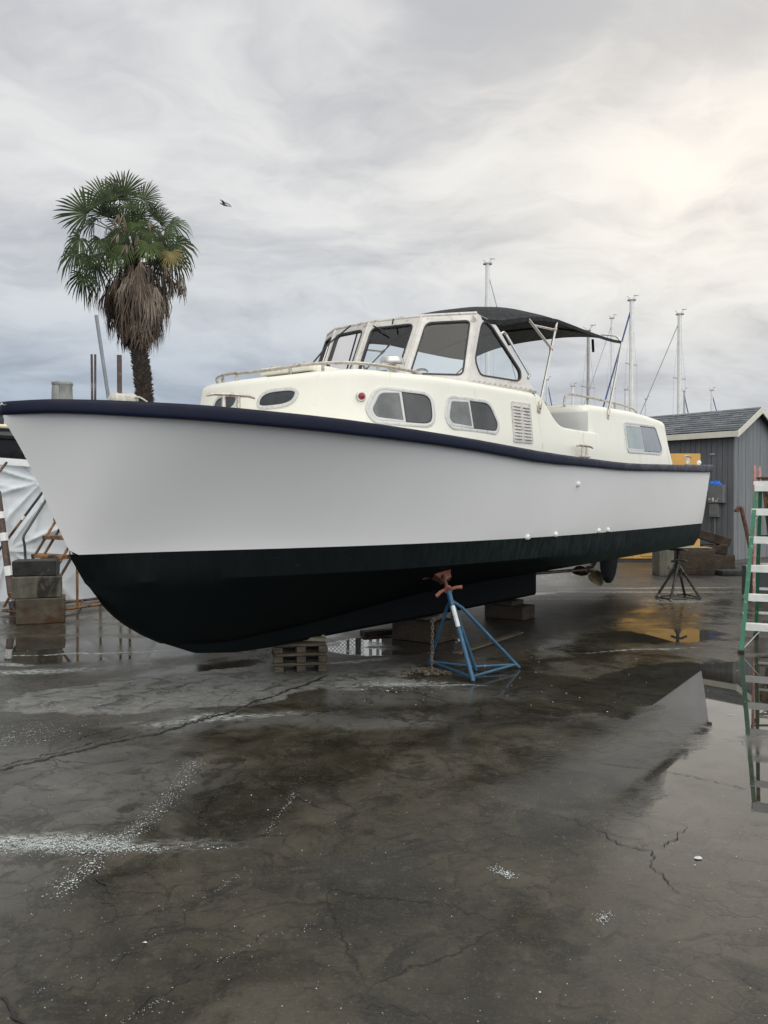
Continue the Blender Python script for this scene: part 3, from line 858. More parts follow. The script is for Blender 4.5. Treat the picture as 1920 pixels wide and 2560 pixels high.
def slider(corners, radii, split, mats, side=1, label=None):
    f = lambda x,y,h: side_pt(x,y,h,side)
    poly = rounded([Vector(c) for c in corners], radii)
    mb = MB(); inner = ring_frame(mb, poly, .031, f, -.01, .009, .003)
    scr = MB(); screws(scr, inset_poly(poly,.014), f, .0095)
    fr = mb.build('window', M['alu2'], YACHT, smooth=40)
    scr.build_each('screw', M['steel_dull'], fr, smooth=0)
    x0 = min(p.x for p in inner); x1 = max(p.x for p in inner)
    left = clip(inner, split, True); right = clip(inner, split, False)
    sash = MB(); li = ring_frame(sash, left, .026, f, -.004, .008, .004)
    sash.build('sash', M['alu2'], fr, smooth=40)
    pb = MB(); fill(pb, li, f, .0045); pb.build('pane', mats[0], fr, smooth=40)
    gs = MB(); ri = ring_frame(gs, right, .011, f, -.004, .006, .003); gs.build('gasket', M['gasket'], fr, smooth=40)
    pb = MB(); fill(pb, ri, f, .0035); pb.build('pane', mats[1], fr, smooth=40)
    return fr
W1 = [(2.745,2.605),(3.285,2.585),(3.262,2.262),(2.675,2.272),(2.615,2.395)]
W2 = [(3.452,2.577),(4.062,2.580),(4.178,2.35),(4.105,2.250),(3.432,2.262),(3.370,2.36)]
W3 = [(7.43,2.632),(8.85,2.682),(9.03,2.33),(8.86,2.262),(7.40,2.228)]
for sd in (1,-1):
    slider(W1, [.09,.13,.13,.12,.09], 2.972, (M['mid_glass'],M['dark_glass']), sd)
    slider(W2, [.07,.10,.06,.08,.11,.09], 3.745, (M['mid_glass'],M['dark_glass']), sd)
    slider(W3, [.07,.08,.09,.08,.07], 8.10, (M['pale_glass'],M['blue_glass']), sd)

def portlight(bc_, zc, hw, hh, tilt):
    f = lambda x,y,h: front_pt(x,y,h)
    c, s_ = math.cos(tilt), math.sin(tilt)
    poly = []
    for k in range(44):
        th = 2*math.pi*k/44; cx, sy = math.cos(th), math.sin(th)
        x = hw*math.copysign(abs(cx)**.62, cx); y = hh*math.copysign(abs(sy)**.80, sy); x += y*.32
        poly.append(Vector((bc_+x*c-y*s_, zc+x*s_+y*c)))
    mb = MB(); inner = ring_frame(mb, poly, .030, f, -.012, .010, .003)
    fr = mb.build('portlight', M['alu2'], YACHT, smooth=40)
    scr = MB(); screws(scr, inset_poly(poly,.015), f, .0125, .1); scr.build_each('screw', M['steel_dull'], fr, smooth=0)
    gs = MB(); ri = ring_frame(gs, inner, .008, f, -.006, .006, .003); gs.build('gasket', M['gasket'], fr, smooth=40)
    pb = MB(); fill(pb, ri, f, .003); pb.build('pane', M['dark_glass'], fr, smooth=40)
portlight(.318, 2.503, .195, .088, .05)
portlight(-.318, 2.503, .195, .088, -.03)

# louvre vent
def louvre(side):
    f = lambda x,y,h: side_pt(x,y,h,side)
    poly = rounded([Vector(p) for p in ((4.445,2.608),(4.815,2.614),(4.742,2.202),(4.372,2.196))], .02, 3)
    mb = MB(); fill(mb, poly, f, .006, 2)
    mb.loft([[f(p.x,p.y,-.01) for p in poly],[f(p.x,p.y,.006) for p in poly]], True)
    for colx in (0,1):
        for k in range(11):
            q = (k+.5)/11
            z1 = lerp(2.585, 2.225, q); zl = .021
            xl = lerp(4.462,4.392,q)+colx*.178; xr = xl+.145
            rings = []
            for x in (xl, xl+.012, xr-.012, xr):
                e = 0 if x in (xl,xr) else 1
                rings.append([f(x, z1+zl*.55, .0062), f(x, z1+zl*.1, .0062+.012*e), f(x, z1-zl*.55, .0062+.014*e), f(x, z1-zl*.56, .0062)])
            mb.loft(rings, False)
    mb.build('louvre_vent', M['alu'], YACHT, smooth=30)
louvre(1); louvre(-1)

# red marker light
c = side_pt(2.605, 2.50, .0)
n_ = (side_pt(2.605,2.50,.1)-c).normalized(); Mx = n_.to_track_quat('Z','Y').to_matrix()
mb = MB(); mb.lathe([(.042,-.01),(.042,.012),(.034,.02),(.030,.02)], c, 18, Mx); lt = mb.build('marker_light', M['steel'], YACHT)
mb = MB(); mb.lathe([(.030,.012),(.030,.026),(.024,.036),(.012,.042),(.002,.043)], c, 18, Mx); mb.build('lens', M['red'], lt)

# cleats
def cleat(s, b, z, ang, L=.29):
    root = MB()
    d = Vector((math.cos(ang), -math.sin(ang), 0)); c = P(s,b,z)
    root.tube([c-d*L/2+Vector((0,0,.112)), c-d*L*.36+Vector((0,0,.126)), c+Vector((0,0,.128)), c+d*L*.36+Vector((0,0,.126)), c+d*L/2+Vector((0,0,.112))], [.009,.013,.016,.013,.009], 8)
    for k in (-.055,.055):
        root.tube([c+d*k+Vector((0,0,-.01)), c+d*k+Vector((0,0,.015)), c+d*k+Vector((0,0,.118))], [.03,.016,.014], 8)
    root.box(c+Vector((0,0,.004)), (.19,.06,.012), (0,0,math.atan2(d.y,d.x)))
    root.build('cleat', M['steel_dull'], YACHT, smooth=45)
cleat(1.275, .82, 2.262, rad(28), .36)
cleat(5.80, 1.70, 2.10, rad(2), .42)
cleat(9.98, 1.67, 2.165, rad(-3), .40)
for s,b,z,a in ((1.275,-.82,2.262,rad(-28)),(5.80,-1.70,2.10,rad(-2)),(9.98,-1.67,2.165,rad(3))): cleat(s,b,z,a)

# handrails
def curve_pts(pts, n=5): 
    out = []
    for i in range(len(pts)-1):
        p0 = Vector(pts[max(0,i-1)]); p1 = Vector(pts[i]); p2 = Vector(pts[i+1]); p3 = Vector(pts[min(len(pts)-1,i+2)])
        for k in range(n):
            t = k/n
            out.append(.5*((2*p1)+(p2-p0)*t+(2*p0-5*p1+4*p2-p3)*t*t+(3*p1-p0-3*p2+p3)*t**3))
    out.append(Vector(pts[-1])); return out
hr = [(3.36,1.13,2.72),(3.30,1.125,2.772),(3.05,1.075,2.785),(2.85,.98,2.80),(2.68,.82,2.81),(2.56,.62,2.81),(2.48,.40,2.80),(2.44,.2,2.785)]
full = hr + [(2.43,0,2.78)] + [(s,-b,z) for s,b,z in reversed(hr)]
mb = MB(); mb.tube(curve_pts([P(*p) for p in full]), .0155, 8)
for s,b,z in ((2.86,.99,2.80),(2.56,.62,2.81),(2.46,.33,2.79),(2.86,-.99,2.80),(2.56,-.62,2.81),(2.46,-.33,2.79)):
    mb.tube([P(s,b,z),P(s+.01,b*.985,2.66)], .014, 8)
mb.build('cabin_handrail', M['steel_dull'], YACHT)
ar = [(6.24,1.27,2.74),(6.26,1.27,2.84),(6.34,1.28,2.885),(6.6,1.29,2.90),(7.2,1.29,2.915),(8.0,1.28,2.93),(8.6,1.26,2.925),(8.9,1.24,2.89),(8.98,1.23,2.80)]
for sd in (1,-1):
    mb = MB(); mb.tube(curve_pts([P(s,sd*b,z) for s,b,z in ar]), .0155, 8)
    mb.tube([P(6.95,sd*1.29,2.91),P(6.95,sd*1.29,2.76)], .013, 8); mb.tube([P(7.9,sd*1.28,2.93),P(7.9,sd*1.28,2.78)], .013, 8)
    mb.build('aft_handrail', M['steel_dull'], YACHT)
# hatches on the forward roof
mb = MB(); mb.box(P(2.95,.1,2.815), (.62,.62,.07)); hh = mb.build('roof_hatch', M['cream'], YACHT, bevel=.02)
mb = MB(); mb.box(P(2.72,.30,2.86),(.07,.03,.02)); mb.box(P(2.72,-.1,2.86),(.07,.03,.02)); mb.build_each('hinge', M['steel_dull'], hh, bevel=.004)
# trim strip behind the cockpit
mb = MB(); mb.box(P(6.19,.12,2.775), (.05,1.9,.035)); mb.build('bulkhead_trim', M['alu'], YACHT, bevel=.005)
# chrome mushroom vent
mb = MB(); mb.lathe([(.045,0),(.05,.05),(.04,.055),(.04,.075),(.10,.08),(.105,.095),(.105,.135),(.095,.150),(.05,.162),(.002,.166)], P(3.16,.93,2.76), 20); mb.build('mushroom_vent', M['steel'], YACHT)
# small mast light on the far side of the roof
mb = MB(); mb.tube([P(3.35,-.35,2.78),P(3.35,-.35,2.98)], .012, 8); mb.box(P(3.33,-.35,2.99),(.09,.03,.012)); mb.build('horn', M['steel'], YACHT)

# ---- windshield
wb = {'c':(3.73,0,2.80),'k':(3.86,.545,2.785),'d':(4.30,1.06,2.775)}
wt = {'c':(4.08,0,3.49),'k':(4.22,.565,3.51),'d':(4.61,.995,3.555)}
def panel(outline, holes_inset, name='windshield_panel', glass_outline=None, r=.07, thick=.028):
    """outline: 3D corner points of a flat panel; frame with rounded opening, gasket and glass"""
    O3 = [Vector(p) for p in outline]
    if len(O3) == 4: nn = (O3[2]-O3[0]).cross(O3[3]-O3[1]).normalized(); o = sum(O3, Vector())/4
    else: nn = (O3[1]-O3[0]).cross(O3[-1]-O3[0]).normalized(); o = O3[0]
    ex = (O3[1]-O3[0]); ex = (ex-nn*ex.dot(nn)).normalized(); ey = nn.cross(ex)
    to2 = lambda v: Vector(((Vector(v)-o).dot(ex), (Vector(v)-o).dot(ey)))
    to3 = lambda q,h: o + ex*q.x + ey*q.y + nn*h
    out2 = [to2(v) for v in O3]
    if glass_outline: hole = [to2(v) for v in glass_outline]
    else: hole = inset_poly_corners(out2, holes_inset)
    hole = rounded(hole, r, 6)
    # frame: radial correspondence between outer edge and opening
    c = Vector((sum(q.x for q in hole)/len(hole), sum(q.y for q in hole)/len(hole)))
    outer = []
    for q in hole:
        d = (q-c).normalized(); best = None
        for i in range(len(out2)):
            a = out2[i]; b = out2[(i+1)%len(out2)]; e = b-a
            den = d.x*e.y-d.y*e.x
            if abs(den) < 1e-9: continue
            t = ((a.x-c.x)*e.y-(a.y-c.y)*e.x)/den; u = ((a.x-c.x)*d.y-(a.y-c.y)*d.x)/den
            if t > 0 and -1e-6 <= u <= 1+1e-6 and (best is None or t < best): best = t
        outer.append(c+d*(best or q.length))
    # add exact corners
    for v in out2:
        k = min(range(len(outer)), key=lambda i: (outer[i]-v).length); outer[k] = v.copy()
    mb = MB()
    mb.loft([[to3(q,-thick/2) for q in hole],[to3(q,thick/2) for q in hole],[to3(q,thick/2) for q in outer],[to3(q,-thick/2) for q in outer]], True, False, True)
    fr = mb.build(name, M['alu'], YACHT, smooth=30)
    g = MB(); hi = inset_poly(hole, .017)
    g.loft([[to3(q,-.022) for q in hole],[to3(q,.022) for q in hole],[to3(q,.018) for q in hi],[to3(q,-.018) for q in hi]], True, False, True)
    g.build('gasket', M['gasket'], fr, smooth=40)
    gl = MB(); gl.add([to3(q,0) for q in hi], [tuple(range(len(hi)))]); gl.build('pane', M['glass'], fr, smooth=0, fix=False)
    return fr, to2, to3
def inset_poly_corners(poly, ds):
    n = len(poly); out = []
    A = sum(poly[i].x*poly[(i+1)%n].y-poly[(i+1)%n].x*poly[i].y for i in range(n)); sg = 1 if A > 0 else -1
    L = []
    for i in range(n):
        a = poly[i]; b = poly[(i+1)%n]; t = (b-a).normalized(); nn = Vector((-t.y,t.x))*sg
        L.append((a+nn*ds[i], t))
    for i in range(n):
        p, t = L[i-1]; q, u = L[i]
        den = t.x*u.y-t.y*u.x; k = ((q.x-p.x)*u.y-(q.y-p.y)*u.x)/den
        out.append(p+t*k)
    return out
def Y(t, sd=1): return P(t[0], sd*t[1], t[2])
for sd in (1,-1):
    panel([Y(wb['c'],sd),Y(wb['k'],sd),Y(wt['k'],sd),Y(wt['c'],sd)], [.14,.055,.075,.05])
    panel([Y(wb['k'],sd),Y(wb['d'],sd),Y(wt['d'],sd),Y(wt['k'],sd)], [.105,.055,.07,.055])
    Dout = [(4.3, 1.06, 2.775), (5.125, 1.413, 2.755), (5.0, 1.335, 2.99), (4.867, 1.156, 3.349), (4.821, 1.111, 3.445), (4.788, 1.086, 3.488), (4.739, 1.061, 3.509), (4.658, 1.02, 3.538), (4.61, 0.995, 3.555)]
    Dgl = [(4.468, 1.1, 2.886), (4.925, 1.304, 2.864), (4.977, 1.317, 2.899), (4.997, 1.303, 2.987), (4.823, 1.144, 3.32), (4.758, 1.085, 3.445), (4.699, 1.048, 3.492), (4.646, 1.031, 3.474), (4.609, 1.03, 3.419), (4.442, 1.055, 3.049)]
    # flatten onto one plane
    A_, B_, C_ = [Y(Dout[i],sd) for i in (0,1,8)]
    nn = (B_-A_).cross(C_-A_).normalized()
    flat = lambda pts: [q - nn*((q-A_).dot(nn)) for q in (Y(p,sd) for p in pts)]
    panel(flat(Dout), None, glass_outline=flat(Dgl), r=.06)
# mullion posts, top rail and base flange
mb = MB()
for sd in (1,-1):
    for k in ('k','d'): mb.tube([Y(wb[k],sd),Y(wt[k],sd)], .021, 8)
mb.tube([Y(wb['c']),Y(wt['c'])], .026, 8)
top = [Y(wt['d'],-1),Y(wt['k'],-1),Y(wt['c']),Y(wt['k']),Y(wt['d'])]
mb.tube([v+Vector((0,0,.012)) for v in top], .020, 8)
mb.build('windshield_frame', M['alu'], YACHT)
mb = MB()
base = [(5.125,-1.413,2.75),(4.30,-1.06,2.785),(3.86,-.545,2.79),(3.73,0,2.80),(3.86,.545,2.79),(4.30,1.06,2.785),(5.125,1.413,2.75)]
for a,b in zip(base,base[1:]):
    a = P(*a); b = P(*b); d = (b-a).normalized(); sidev = Vector((0,0,1)).cross(d)
    mb.prism([a+sidev*.03-Vector((0,0,.05)), b+sidev*.03-Vector((0,0,.05)), b-sidev*.012+Vector((0,0,.03)), a-sidev*.012+Vector((0,0,.03))], sidev*-.02)
mb.build('windshield_base', M['alu'], YACHT, smooth=0)
mb = MB()
for sd in (1,-1):
    for i in range(12):
        q = i/11
        for A_,B_ in (((4.36,1.095,2.83),(5.05,1.392,2.795)),):
            c = P(lerp(A_[0],B_[0],q), sd*(lerp(A_[1],B_[1],q)+.012), lerp(A_[2],B_[2],q))
            mb.lathe([(.009,-.004),(.008,.006),(.001,.009)], c, 8, Vector((0,-sd,.1)).to_track_quat('Z','Y').to_matrix())
    for i in range(5):
        q = (i+.5)/5
        c = P(lerp(3.92,4.27,q)-.012, sd*lerp(.60,1.02,q), lerp(2.845,2.83,q))
        mb.lathe([(.009,-.004),(.008,.006),(.001,.009)], c, 8, Vector((-.9,-sd*.45,.1)).to_track_quat('Z','Y').to_matrix())
mb.build_each('rivet', M['steel_dull'], YACHT, smooth=0)
# grab rails on the wings, wipers
for sd in (1,-1):
    mb = MB(); mb.tube(curve_pts([P(s,sd*b,z) for s,b,z in ((4.856, 1.144, 3.375), (4.889, 1.157, 3.397), (4.921, 1.17, 3.379), (4.951, 1.198, 3.319), (5.102, 1.348, 2.981), (5.1080000000000005, 1.352, 2.9459999999999997), (5.079, 1.355, 2.916))]), .015, 8)
    mb.build('grab_rail', M['steel'], YACHT)
mb = MB(); mb.tube([P(4.04,.08,3.45),P(4.02,.26,3.36)], .008, 6)
mb.tube([P(4.08,-.25,3.50),P(3.90,-.40,3.30),P(3.68,-.52,3.0)], .009, 6); mb.tube([P(4.09,.30,3.50),P(4.03,.33,3.44)], .009, 6)
mb.build_each('wiper', M['gasket'], YACHT)
# helm: dash, wheel, seat post seen through the glass
mb = MB(); mb.box(P(4.45,.0,2.79),(.4,1.9,.07)); mb.build('dashboard', M['gasket'], YACHT, bevel=.02)
mb = MB(); cw = P(4.55,.30,2.90)
mb.tube([cw+Vector((.07*math.sin(a),   .15*math.cos(a), .15*math.sin(a))) for a in [2*math.pi*k/20 for k in range(20)]], .014, 6, closed=True)
for k in range(3):
    a = 2*math.pi*k/3+.5; mb.tube([cw, cw+Vector((.07*math.sin(a),   .15*math.cos(a), .15*math.sin(a)))], .009, 6)
mb.tube([cw, cw+Vector((-.25,0,-.08))], .02, 6)
mb.build('steering_wheel', M['steel'], YACHT)

# ---- bimini
def bimini():
    root = YACHT
    mb = MB(); rings = []
    S_ = [4.60,4.70,4.9,5.2,5.5,5.8,6.17,6.6,7.0,7.4,7.8,8.1,8.4]
    eZ = lambda s: smooth_itp(s,[4.60,4.72,5.42,6.17,7.08,7.97,8.4],[3.55,3.50,3.64,3.745,3.765,3.80,3.84])
    cr = lambda s: smooth_itp(s,[4.60,4.95,5.5,6.17,7,8,8.4],[.05,.17,.24,.23,.19,.19,.17])
    hw = lambda s: smooth_itp(s,[4.60,4.8,5.4,8.4],[1.0,1.12,1.21,1.20])
    up = []; lo = []
    for s in S_:
        r1 = []; r2 = []
        for k in range(-12,13):
            q = k/12; b = q*hw(s)
            sag = -.012*math.sin(s*8.5)*(1-abs(q)**2)
            z = eZ(s)+cr(s)*(1-abs(q)**2.6)+sag*.6+.006*mnoise.noise(Vector((s*3,b*3,0)))
            r1.append(P(s,b,z)); r2.append(P(s,b*.997,z-.008))
        up.append(r1+list(reversed(r2)))
    mb.loft(up, True, True)
    # hem hanging on both edges
    for sd in (1,-1):
        rr = []
        for s in S_:
            z = eZ(s); b = hw(s)*sd; h = itp(s,[4.60,4.8,5.4,8.4],[.02,.05,.035,.03])
            rr.append([P(s,b,z+.01),P(s,b+sd*.008,z-h),P(s,b-sd*.006,z-h),P(s,b-sd*.012,z+.005)])
        mb.loft(rr, True, True)
    can = mb.build('bimini_canopy', M['canvas'], root, smooth=50)
    mb = MB()
    for s in (5.42,6.17,7.3):
        mb.tube([P(s,hw(s)*k/10,eZ(s)+cr(s)*(1-abs(k/10)**2.6)-.022) for k in range(-10,11)], .012, 6)
    mb.build_each('seam', M['canvas'], can)
    for sd in (1,-1):
        poles = MB()
        foot1 = P(4.985,sd*1.53,2.60); top1 = P(6.17,sd*1.20,3.72)
        foot2 = P(6.90,sd*1.555,2.68); top2 = P(8.38,sd*1.20,3.82)
        j = foot1.lerp(top1, .66)
        poles.tube([foot1, top1], .0155, 8); poles.tube([foot2, foot2.lerp(top2,.5)+Vector((.02,0,0)), top2], .0155, 8)
        a = P(5.40,sd*1.205,3.62)
        poles.tube([a, j], .0155, 8)
        poles.tube([a.lerp(j,.2), foot1.lerp(top1,.90)], .0125, 8)
        poles.tube(curve_pts([top2, P(8.42,sd*1.1,3.93), P(8.40,sd*.9,3.975)]), .0145, 8)
        po = poles.build_each('bimini_pole', M['steel'], root)
        fit = MB()
        for f_ in (foot1, foot2):
            fit.box(f_+Vector((-.01,-sd*-.01,-.03)), (.06,.04,.07), (0,.3,0)); fit.tube([f_+Vector((.0,0,-.02)),f_+Vector((.03,0,.05))], .021, 8)
        for f_ in (j, foot1.lerp(top1,.90)): fit.tube([f_-(top1-foot1).normalized()*.03, f_+(top1-foot1).normalized()*.03], .022, 8)
        fit.build_each('fitting', M['steel_dull'], po[0])
    mb = MB(); mb.tube([P(8.2,.85,3.88),P(8.2,.86,3.70)], .02, 6, flat=.4); mb.build('strap', M['canvas'], root)
bimini()

# ---- running gear and skin fittings
mb = MB()
for k in range(3):
    a = 2*math.pi*k/3 + .35
    rings = []
    for q in (0.06,.12,.2,.27,.32):
        w_ = .11*math.sin(math.pi*min(1,(q/.33))**.8)+.02
        tw = 1.0-q*1.6
        ring = []
        for u,th in ((-1,.004),(-.5,.011),(0,.014),(.5,.011),(1,.004),(.5,-.004),(0,-.006),(-.5,-.004)):
            lx = u*w_*math.sin(tw)+th; ly = u*w_*math.cos(tw)
            v = Vector((lx, ly*math.cos(a)-q*math.sin(a), ly*math.sin(a)+q*math.cos(a)))
            ring.append(P(10.30,0,.46)+v)
        rings.append(ring)
    mb.loft(rings, True, True)
mb.tube([P(10.16,0,.475),P(10.22,0,.47),P(10.40,0,.45),P(10.48,0,.445)], [.045,.06,.055,.015], 12)
mb.build('propeller', M['bronze'], YACHT, smooth=40)
mb = MB(); mb.tube([P(8.0,0,.56),P(10.2,0,.472)], .025, 10); mb.build('propeller_shaft', M['bronze'], YACHT)
mb = MB()
rings = []
for z,x0,x1 in ((.17,11.10,11.28),(.20,10.98,11.38),(.30,10.84,11.50),(.45,10.76,11.58),(.62,10.74,11.64),(.70,10.74,11.64)):
    c = (x0+x1)/2
    rings.append([P(x0,.0,z),P(lerp(x0,c,.5),.032,z),P(c,.036,z),P(x1,.008,z),P(x1,-.008,z),P(c,-.036,z),P(lerp(x0,c,.5),-.032,z)])
mb.loft(rings, True, True); mb.build('rudder', M['antifoul'], YACHT, smooth=40)
for s,z in ((5.60,1.80),(6.49,1.262),(6.78,1.264),(5.36,1.255),(4.8,1.245)):
    b0 = bw(s); b1 = bs(s); q = (z-WLZ)/(zs(s)-.02-WLZ); p = itp(s,[0,.5,1.5,3,5,11.4],[1.0,1.1,1.25,1.1,.88,.88])
    b = b0+(b1-b0)*max(0,q)**p
    mb = MB(); mb.lathe([(.03,-.012),(.03,.010),(.024,.022),(.014,.03),(.012,.012)], P(s,b,z), 14, Vector((0,-1,-.1)).to_track_quat('Z','Y').to_matrix())
    mb.build('skin_fitting', M['white_plastic'], YACHT)
mb = MB(); mb.lathe([(.02,0),(.034,.02),(.037,.04),(.028,.065),(.008,.075)], P(11.2,1.52,2.205), 12); mb.build('stern_light', M['white_plastic'], YACHT)

# ------------------------------------------------------------------ supports under the yacht
BX = Vector((math.cos(rad(54.6)), math.sin(rad(54.6)), 0)); BN = Vector((math.sin(rad(54.6)), -math.cos(rad(54.6)), 0)); B0 = Vector((-2.517,5.46,0))
def bw_pt(s,b,z=0): return B0+BX*s+BN*b+Vector((0,0,z))

def cribbing():
    root = empty('pallet_block', gp(748,1670), rad(10))
    tag(root, 'stack of cut pallet sections under the forefoot of the yacht keel', 'pallet stack')
    rnd = random.Random(5)
    W_, D_ = .50, .42
    z = 0
    for lay in range(3):
        bd = MB()                                   # bearers with gaps
        for k in (-1,0,1): bd.box((rnd.uniform(-.01,.01)+k*.205, rnd.uniform(-.005,.005), z+.03), (.085,D_,.058))
        bd.build_each('bearer', M['wood_grey'], root, smooth=0, bevel=.004, bseg=1)
        sl = MB()
        for k in (-1,0,1): sl.box((rnd.uniform(-.012,.012), k*.15+rnd.uniform(-.008,.008), z+.075), (W_+rnd.uniform(-.02,.02),.095,.026), (0,0,rnd.uniform(-.02,.02)))
        sl.build_each('deck_board', M['wood_grey'], root, smooth=0, bevel=.003, bseg=1)
        z += .091
    top = MB(); top.box((.02,.06,z+.02),(.46,.10,.036),(0,0,.06)); top.box((.10,-.06,z+.018),(.30,.09,.034),(0,0,-.35)); top.build_each('wedge', M['wood_pale'], root, smooth=0, bevel=.004, bseg=1)
cribbing()

def keel_block(s, label, parts, rz=0):
    root = empty('keel_block', bw_pt(s,0), rad(54.6)+rz); tag(root, label, 'wood block')
    for nm,c,sz,m in parts:
        mb = MB(); mb.box(c,sz,(0,0,random.uniform(-.03,.03))); mb.build(nm, m, root, smooth=0, bevel=.012)
keel_block(5.15, 'heavy dark timber block under the keel behind the blue stand', [('timber',(0,0,.12),(.42,.62,.238),M['wood_dark']),('wedge',(.05,.05,.255),(.34,.30,.028),M['wood_grey'])])
keel_block(7.35, 'farthest timber block under the aft end of the keel', [('timber',(0,0,.09),(.40,.58,.178),M['wood_dark']),('cap_timber',(-.02,.03,.215),(.34,.34,.066),M['wood_dark'])])
def loose_board(name, a, b, w, h, mat, label):
    a = Vector(a); b = Vector(b); d = b-a
    mb = MB(); mb.box((0,0,0),(d.length,w,h)); o = mb.build(name, mat, smooth=0, bevel=.004, bseg=1)
    o.location = (a+b)/2+Vector((0,0,h/2)); o.rotation_euler = (0,0,math.atan2(d.y,d.x)); tag(o,label,'board'); return o
loose_board('board', gp(1140,1636), gp(1300,1583), .09, .02, M['wood_grey'], 'long grey board lying on the wet ground behind the blue stand')
loose_board('board', gp(905,1588), gp(1010,1580), .14, .05, M['wood_dark'], 'dark board on the ground left of the dark timber block')

# blue screw stand
def blue_stand():
    feet = [gp(1181,1706), gp(1297,1673), gp(1075,1662), gp(1196,1680)]
    topw = gp(1127,1478,0)   # placeholder, replaced below
    root = empty('jack_stand', (0,0,0)); tag(root, 'blue tubular boat stand with rusty screw and pad under the hull', 'boat stand')
    pad = bw_pt(3.85,1.03,.93); base = bw_pt(4.02,1.36,.0)
    feet = [gp(1183,1706), gp(1298,1672), gp(1072,1664), gp(1190,1678)]
    cen = sum(feet, Vector())/4
    # tube leans towards the hull
    t0 = Vector((gp(1133,1478,.0))); 
    top = Vector((.595, 7.62, .79)); 
    scr = pad
    low = Vector((.66,7.60,.50))
    mb = MB(); mb.tube([top, low], .025, 12); tb = mb.build('stand_tube', M['blue_paint'], root)
    for i,f_ in enumerate(feet):
        mb = MB(); st = top.lerp(low, .30) if i else top.lerp(feet[0], .03)
        bend = st.lerp(f_+Vector((0,0,.0)), .16)+Vector((0,0,.035 if i else 0))
        mb.tube([st, bend, f_+Vector((0,0,.012))], .0160 if i else .0195, 10); mb.build('leg', M['blue_paint'], root)
    mb = MB()
    for a,b in ((0,1),(0,2),(3,1),(3,2)):
        mb.tube([feet[a].lerp(top,.06), feet[b].lerp(top,.06)], .012, 8)
    mb.build_each('brace', M['blue_paint'], root)
    mb = MB(); a = top.lerp(feet[0],.17); b = top.lerp(feet[0],.40)
    vw = (Vector((0,0,CAM_H))-a).normalized(); 
    mb.tube([a+vw*.009, b+vw*.007], .0205, 10); mb.build('label_sticker', M['label'], root)
    mb = MB(); mb.tube([top+(top-pad).normalized()*.02, pad], .017, 10); mb.build('screw', M['rust'], root)
    mb = MB(); c = top+(pad-top).normalized()*.02
    mb.tube([c-(pad-top).normalized()*.02, c+(pad-top).normalized()*.025], .036, 12)
    mb.tube([c+Vector((-.03,-.0,0)), c+Vector((-.075,-.02,-.02)), c+Vector((-.105,-.03,-.05)), c+Vector((-.115,-.03,-.055))], [.015,.016,.019,.019], 8)
    mb.tube([c+Vector((.03,0,.006)), c+Vector((.07,.01,.02)), c+Vector((.12,.015,.022)), c+Vector((.13,.015,.022))], [.015,.016,.019,.019], 8)
    mb.build_each('wing_nut', M['rust_red'], root)
    nrm = Vector((BN.x*.55, BN.y*.55, -.8)).normalized()
    q = (-nrm).to_track_quat('Z','Y').to_matrix()
    mb = MB(); mb.box(pad-nrm*.012, (.34,.26,.018), q); mb.lathe([(.075,-.10),(.085,-.06),(.13,-.012),(.13,-.002)], pad-nrm*.0, 4, q); mb.build('pad', M['rust_red'], root, smooth=0, bevel=.004)
    return top
blue_top = blue_stand()

def old_stand():
    apex = bw_pt(10.75,1.22,.52)
    root = empty('jack_stand', (0,0,0)); tag(root, 'grimy four legged boat stand under the stern of the yacht', 'boat stand')
    feet = [gp(1639,1496), gp(1676,1504), gp(1752,1499), gp(1712,1490)]
    apex = Vector((sum(f.x for f in feet)/4, sum(f.y for f in feet)/4, .58))
    for f_ in feet:
        mb = MB(); mb.tube([apex+(f_-apex)*.02, f_+Vector((0,0,.01))], .021, 8); mb.build('leg', M['iron_dark'], root)
    mb = MB()
    for a,b in ((0,1),(1,2),(2,3),(3,0)): mb.tube([feet[a]+Vector((0,0,.03)), feet[b]+Vector((0,0,.03))], .014, 8)
    mb.build_each('brace', M['iron_dark'], root)
    mb = MB(); mb.tube([apex-Vector((0,0,.1)), Vector((apex.x,apex.y,.80))], .028, 10); mb.build('screw', M['iron_dark'], root)
    mb = MB(); mb.tube([apex+Vector((-.11,0,.03)), apex+Vector((-.04,-.01,.06)), apex+Vector((.05,-.02,.07)), apex+Vector((.14,-.03,.03))], .020, 8); mb.build('wing_nut', M['iron_dark'], root)
    mb = MB(); mb.box((apex.x,apex.y,.81),(.26,.26,.03),(0,.1,rad(54))); mb.build('pad', M['iron_dark'], root, smooth=0, bevel=.006)
old_stand()

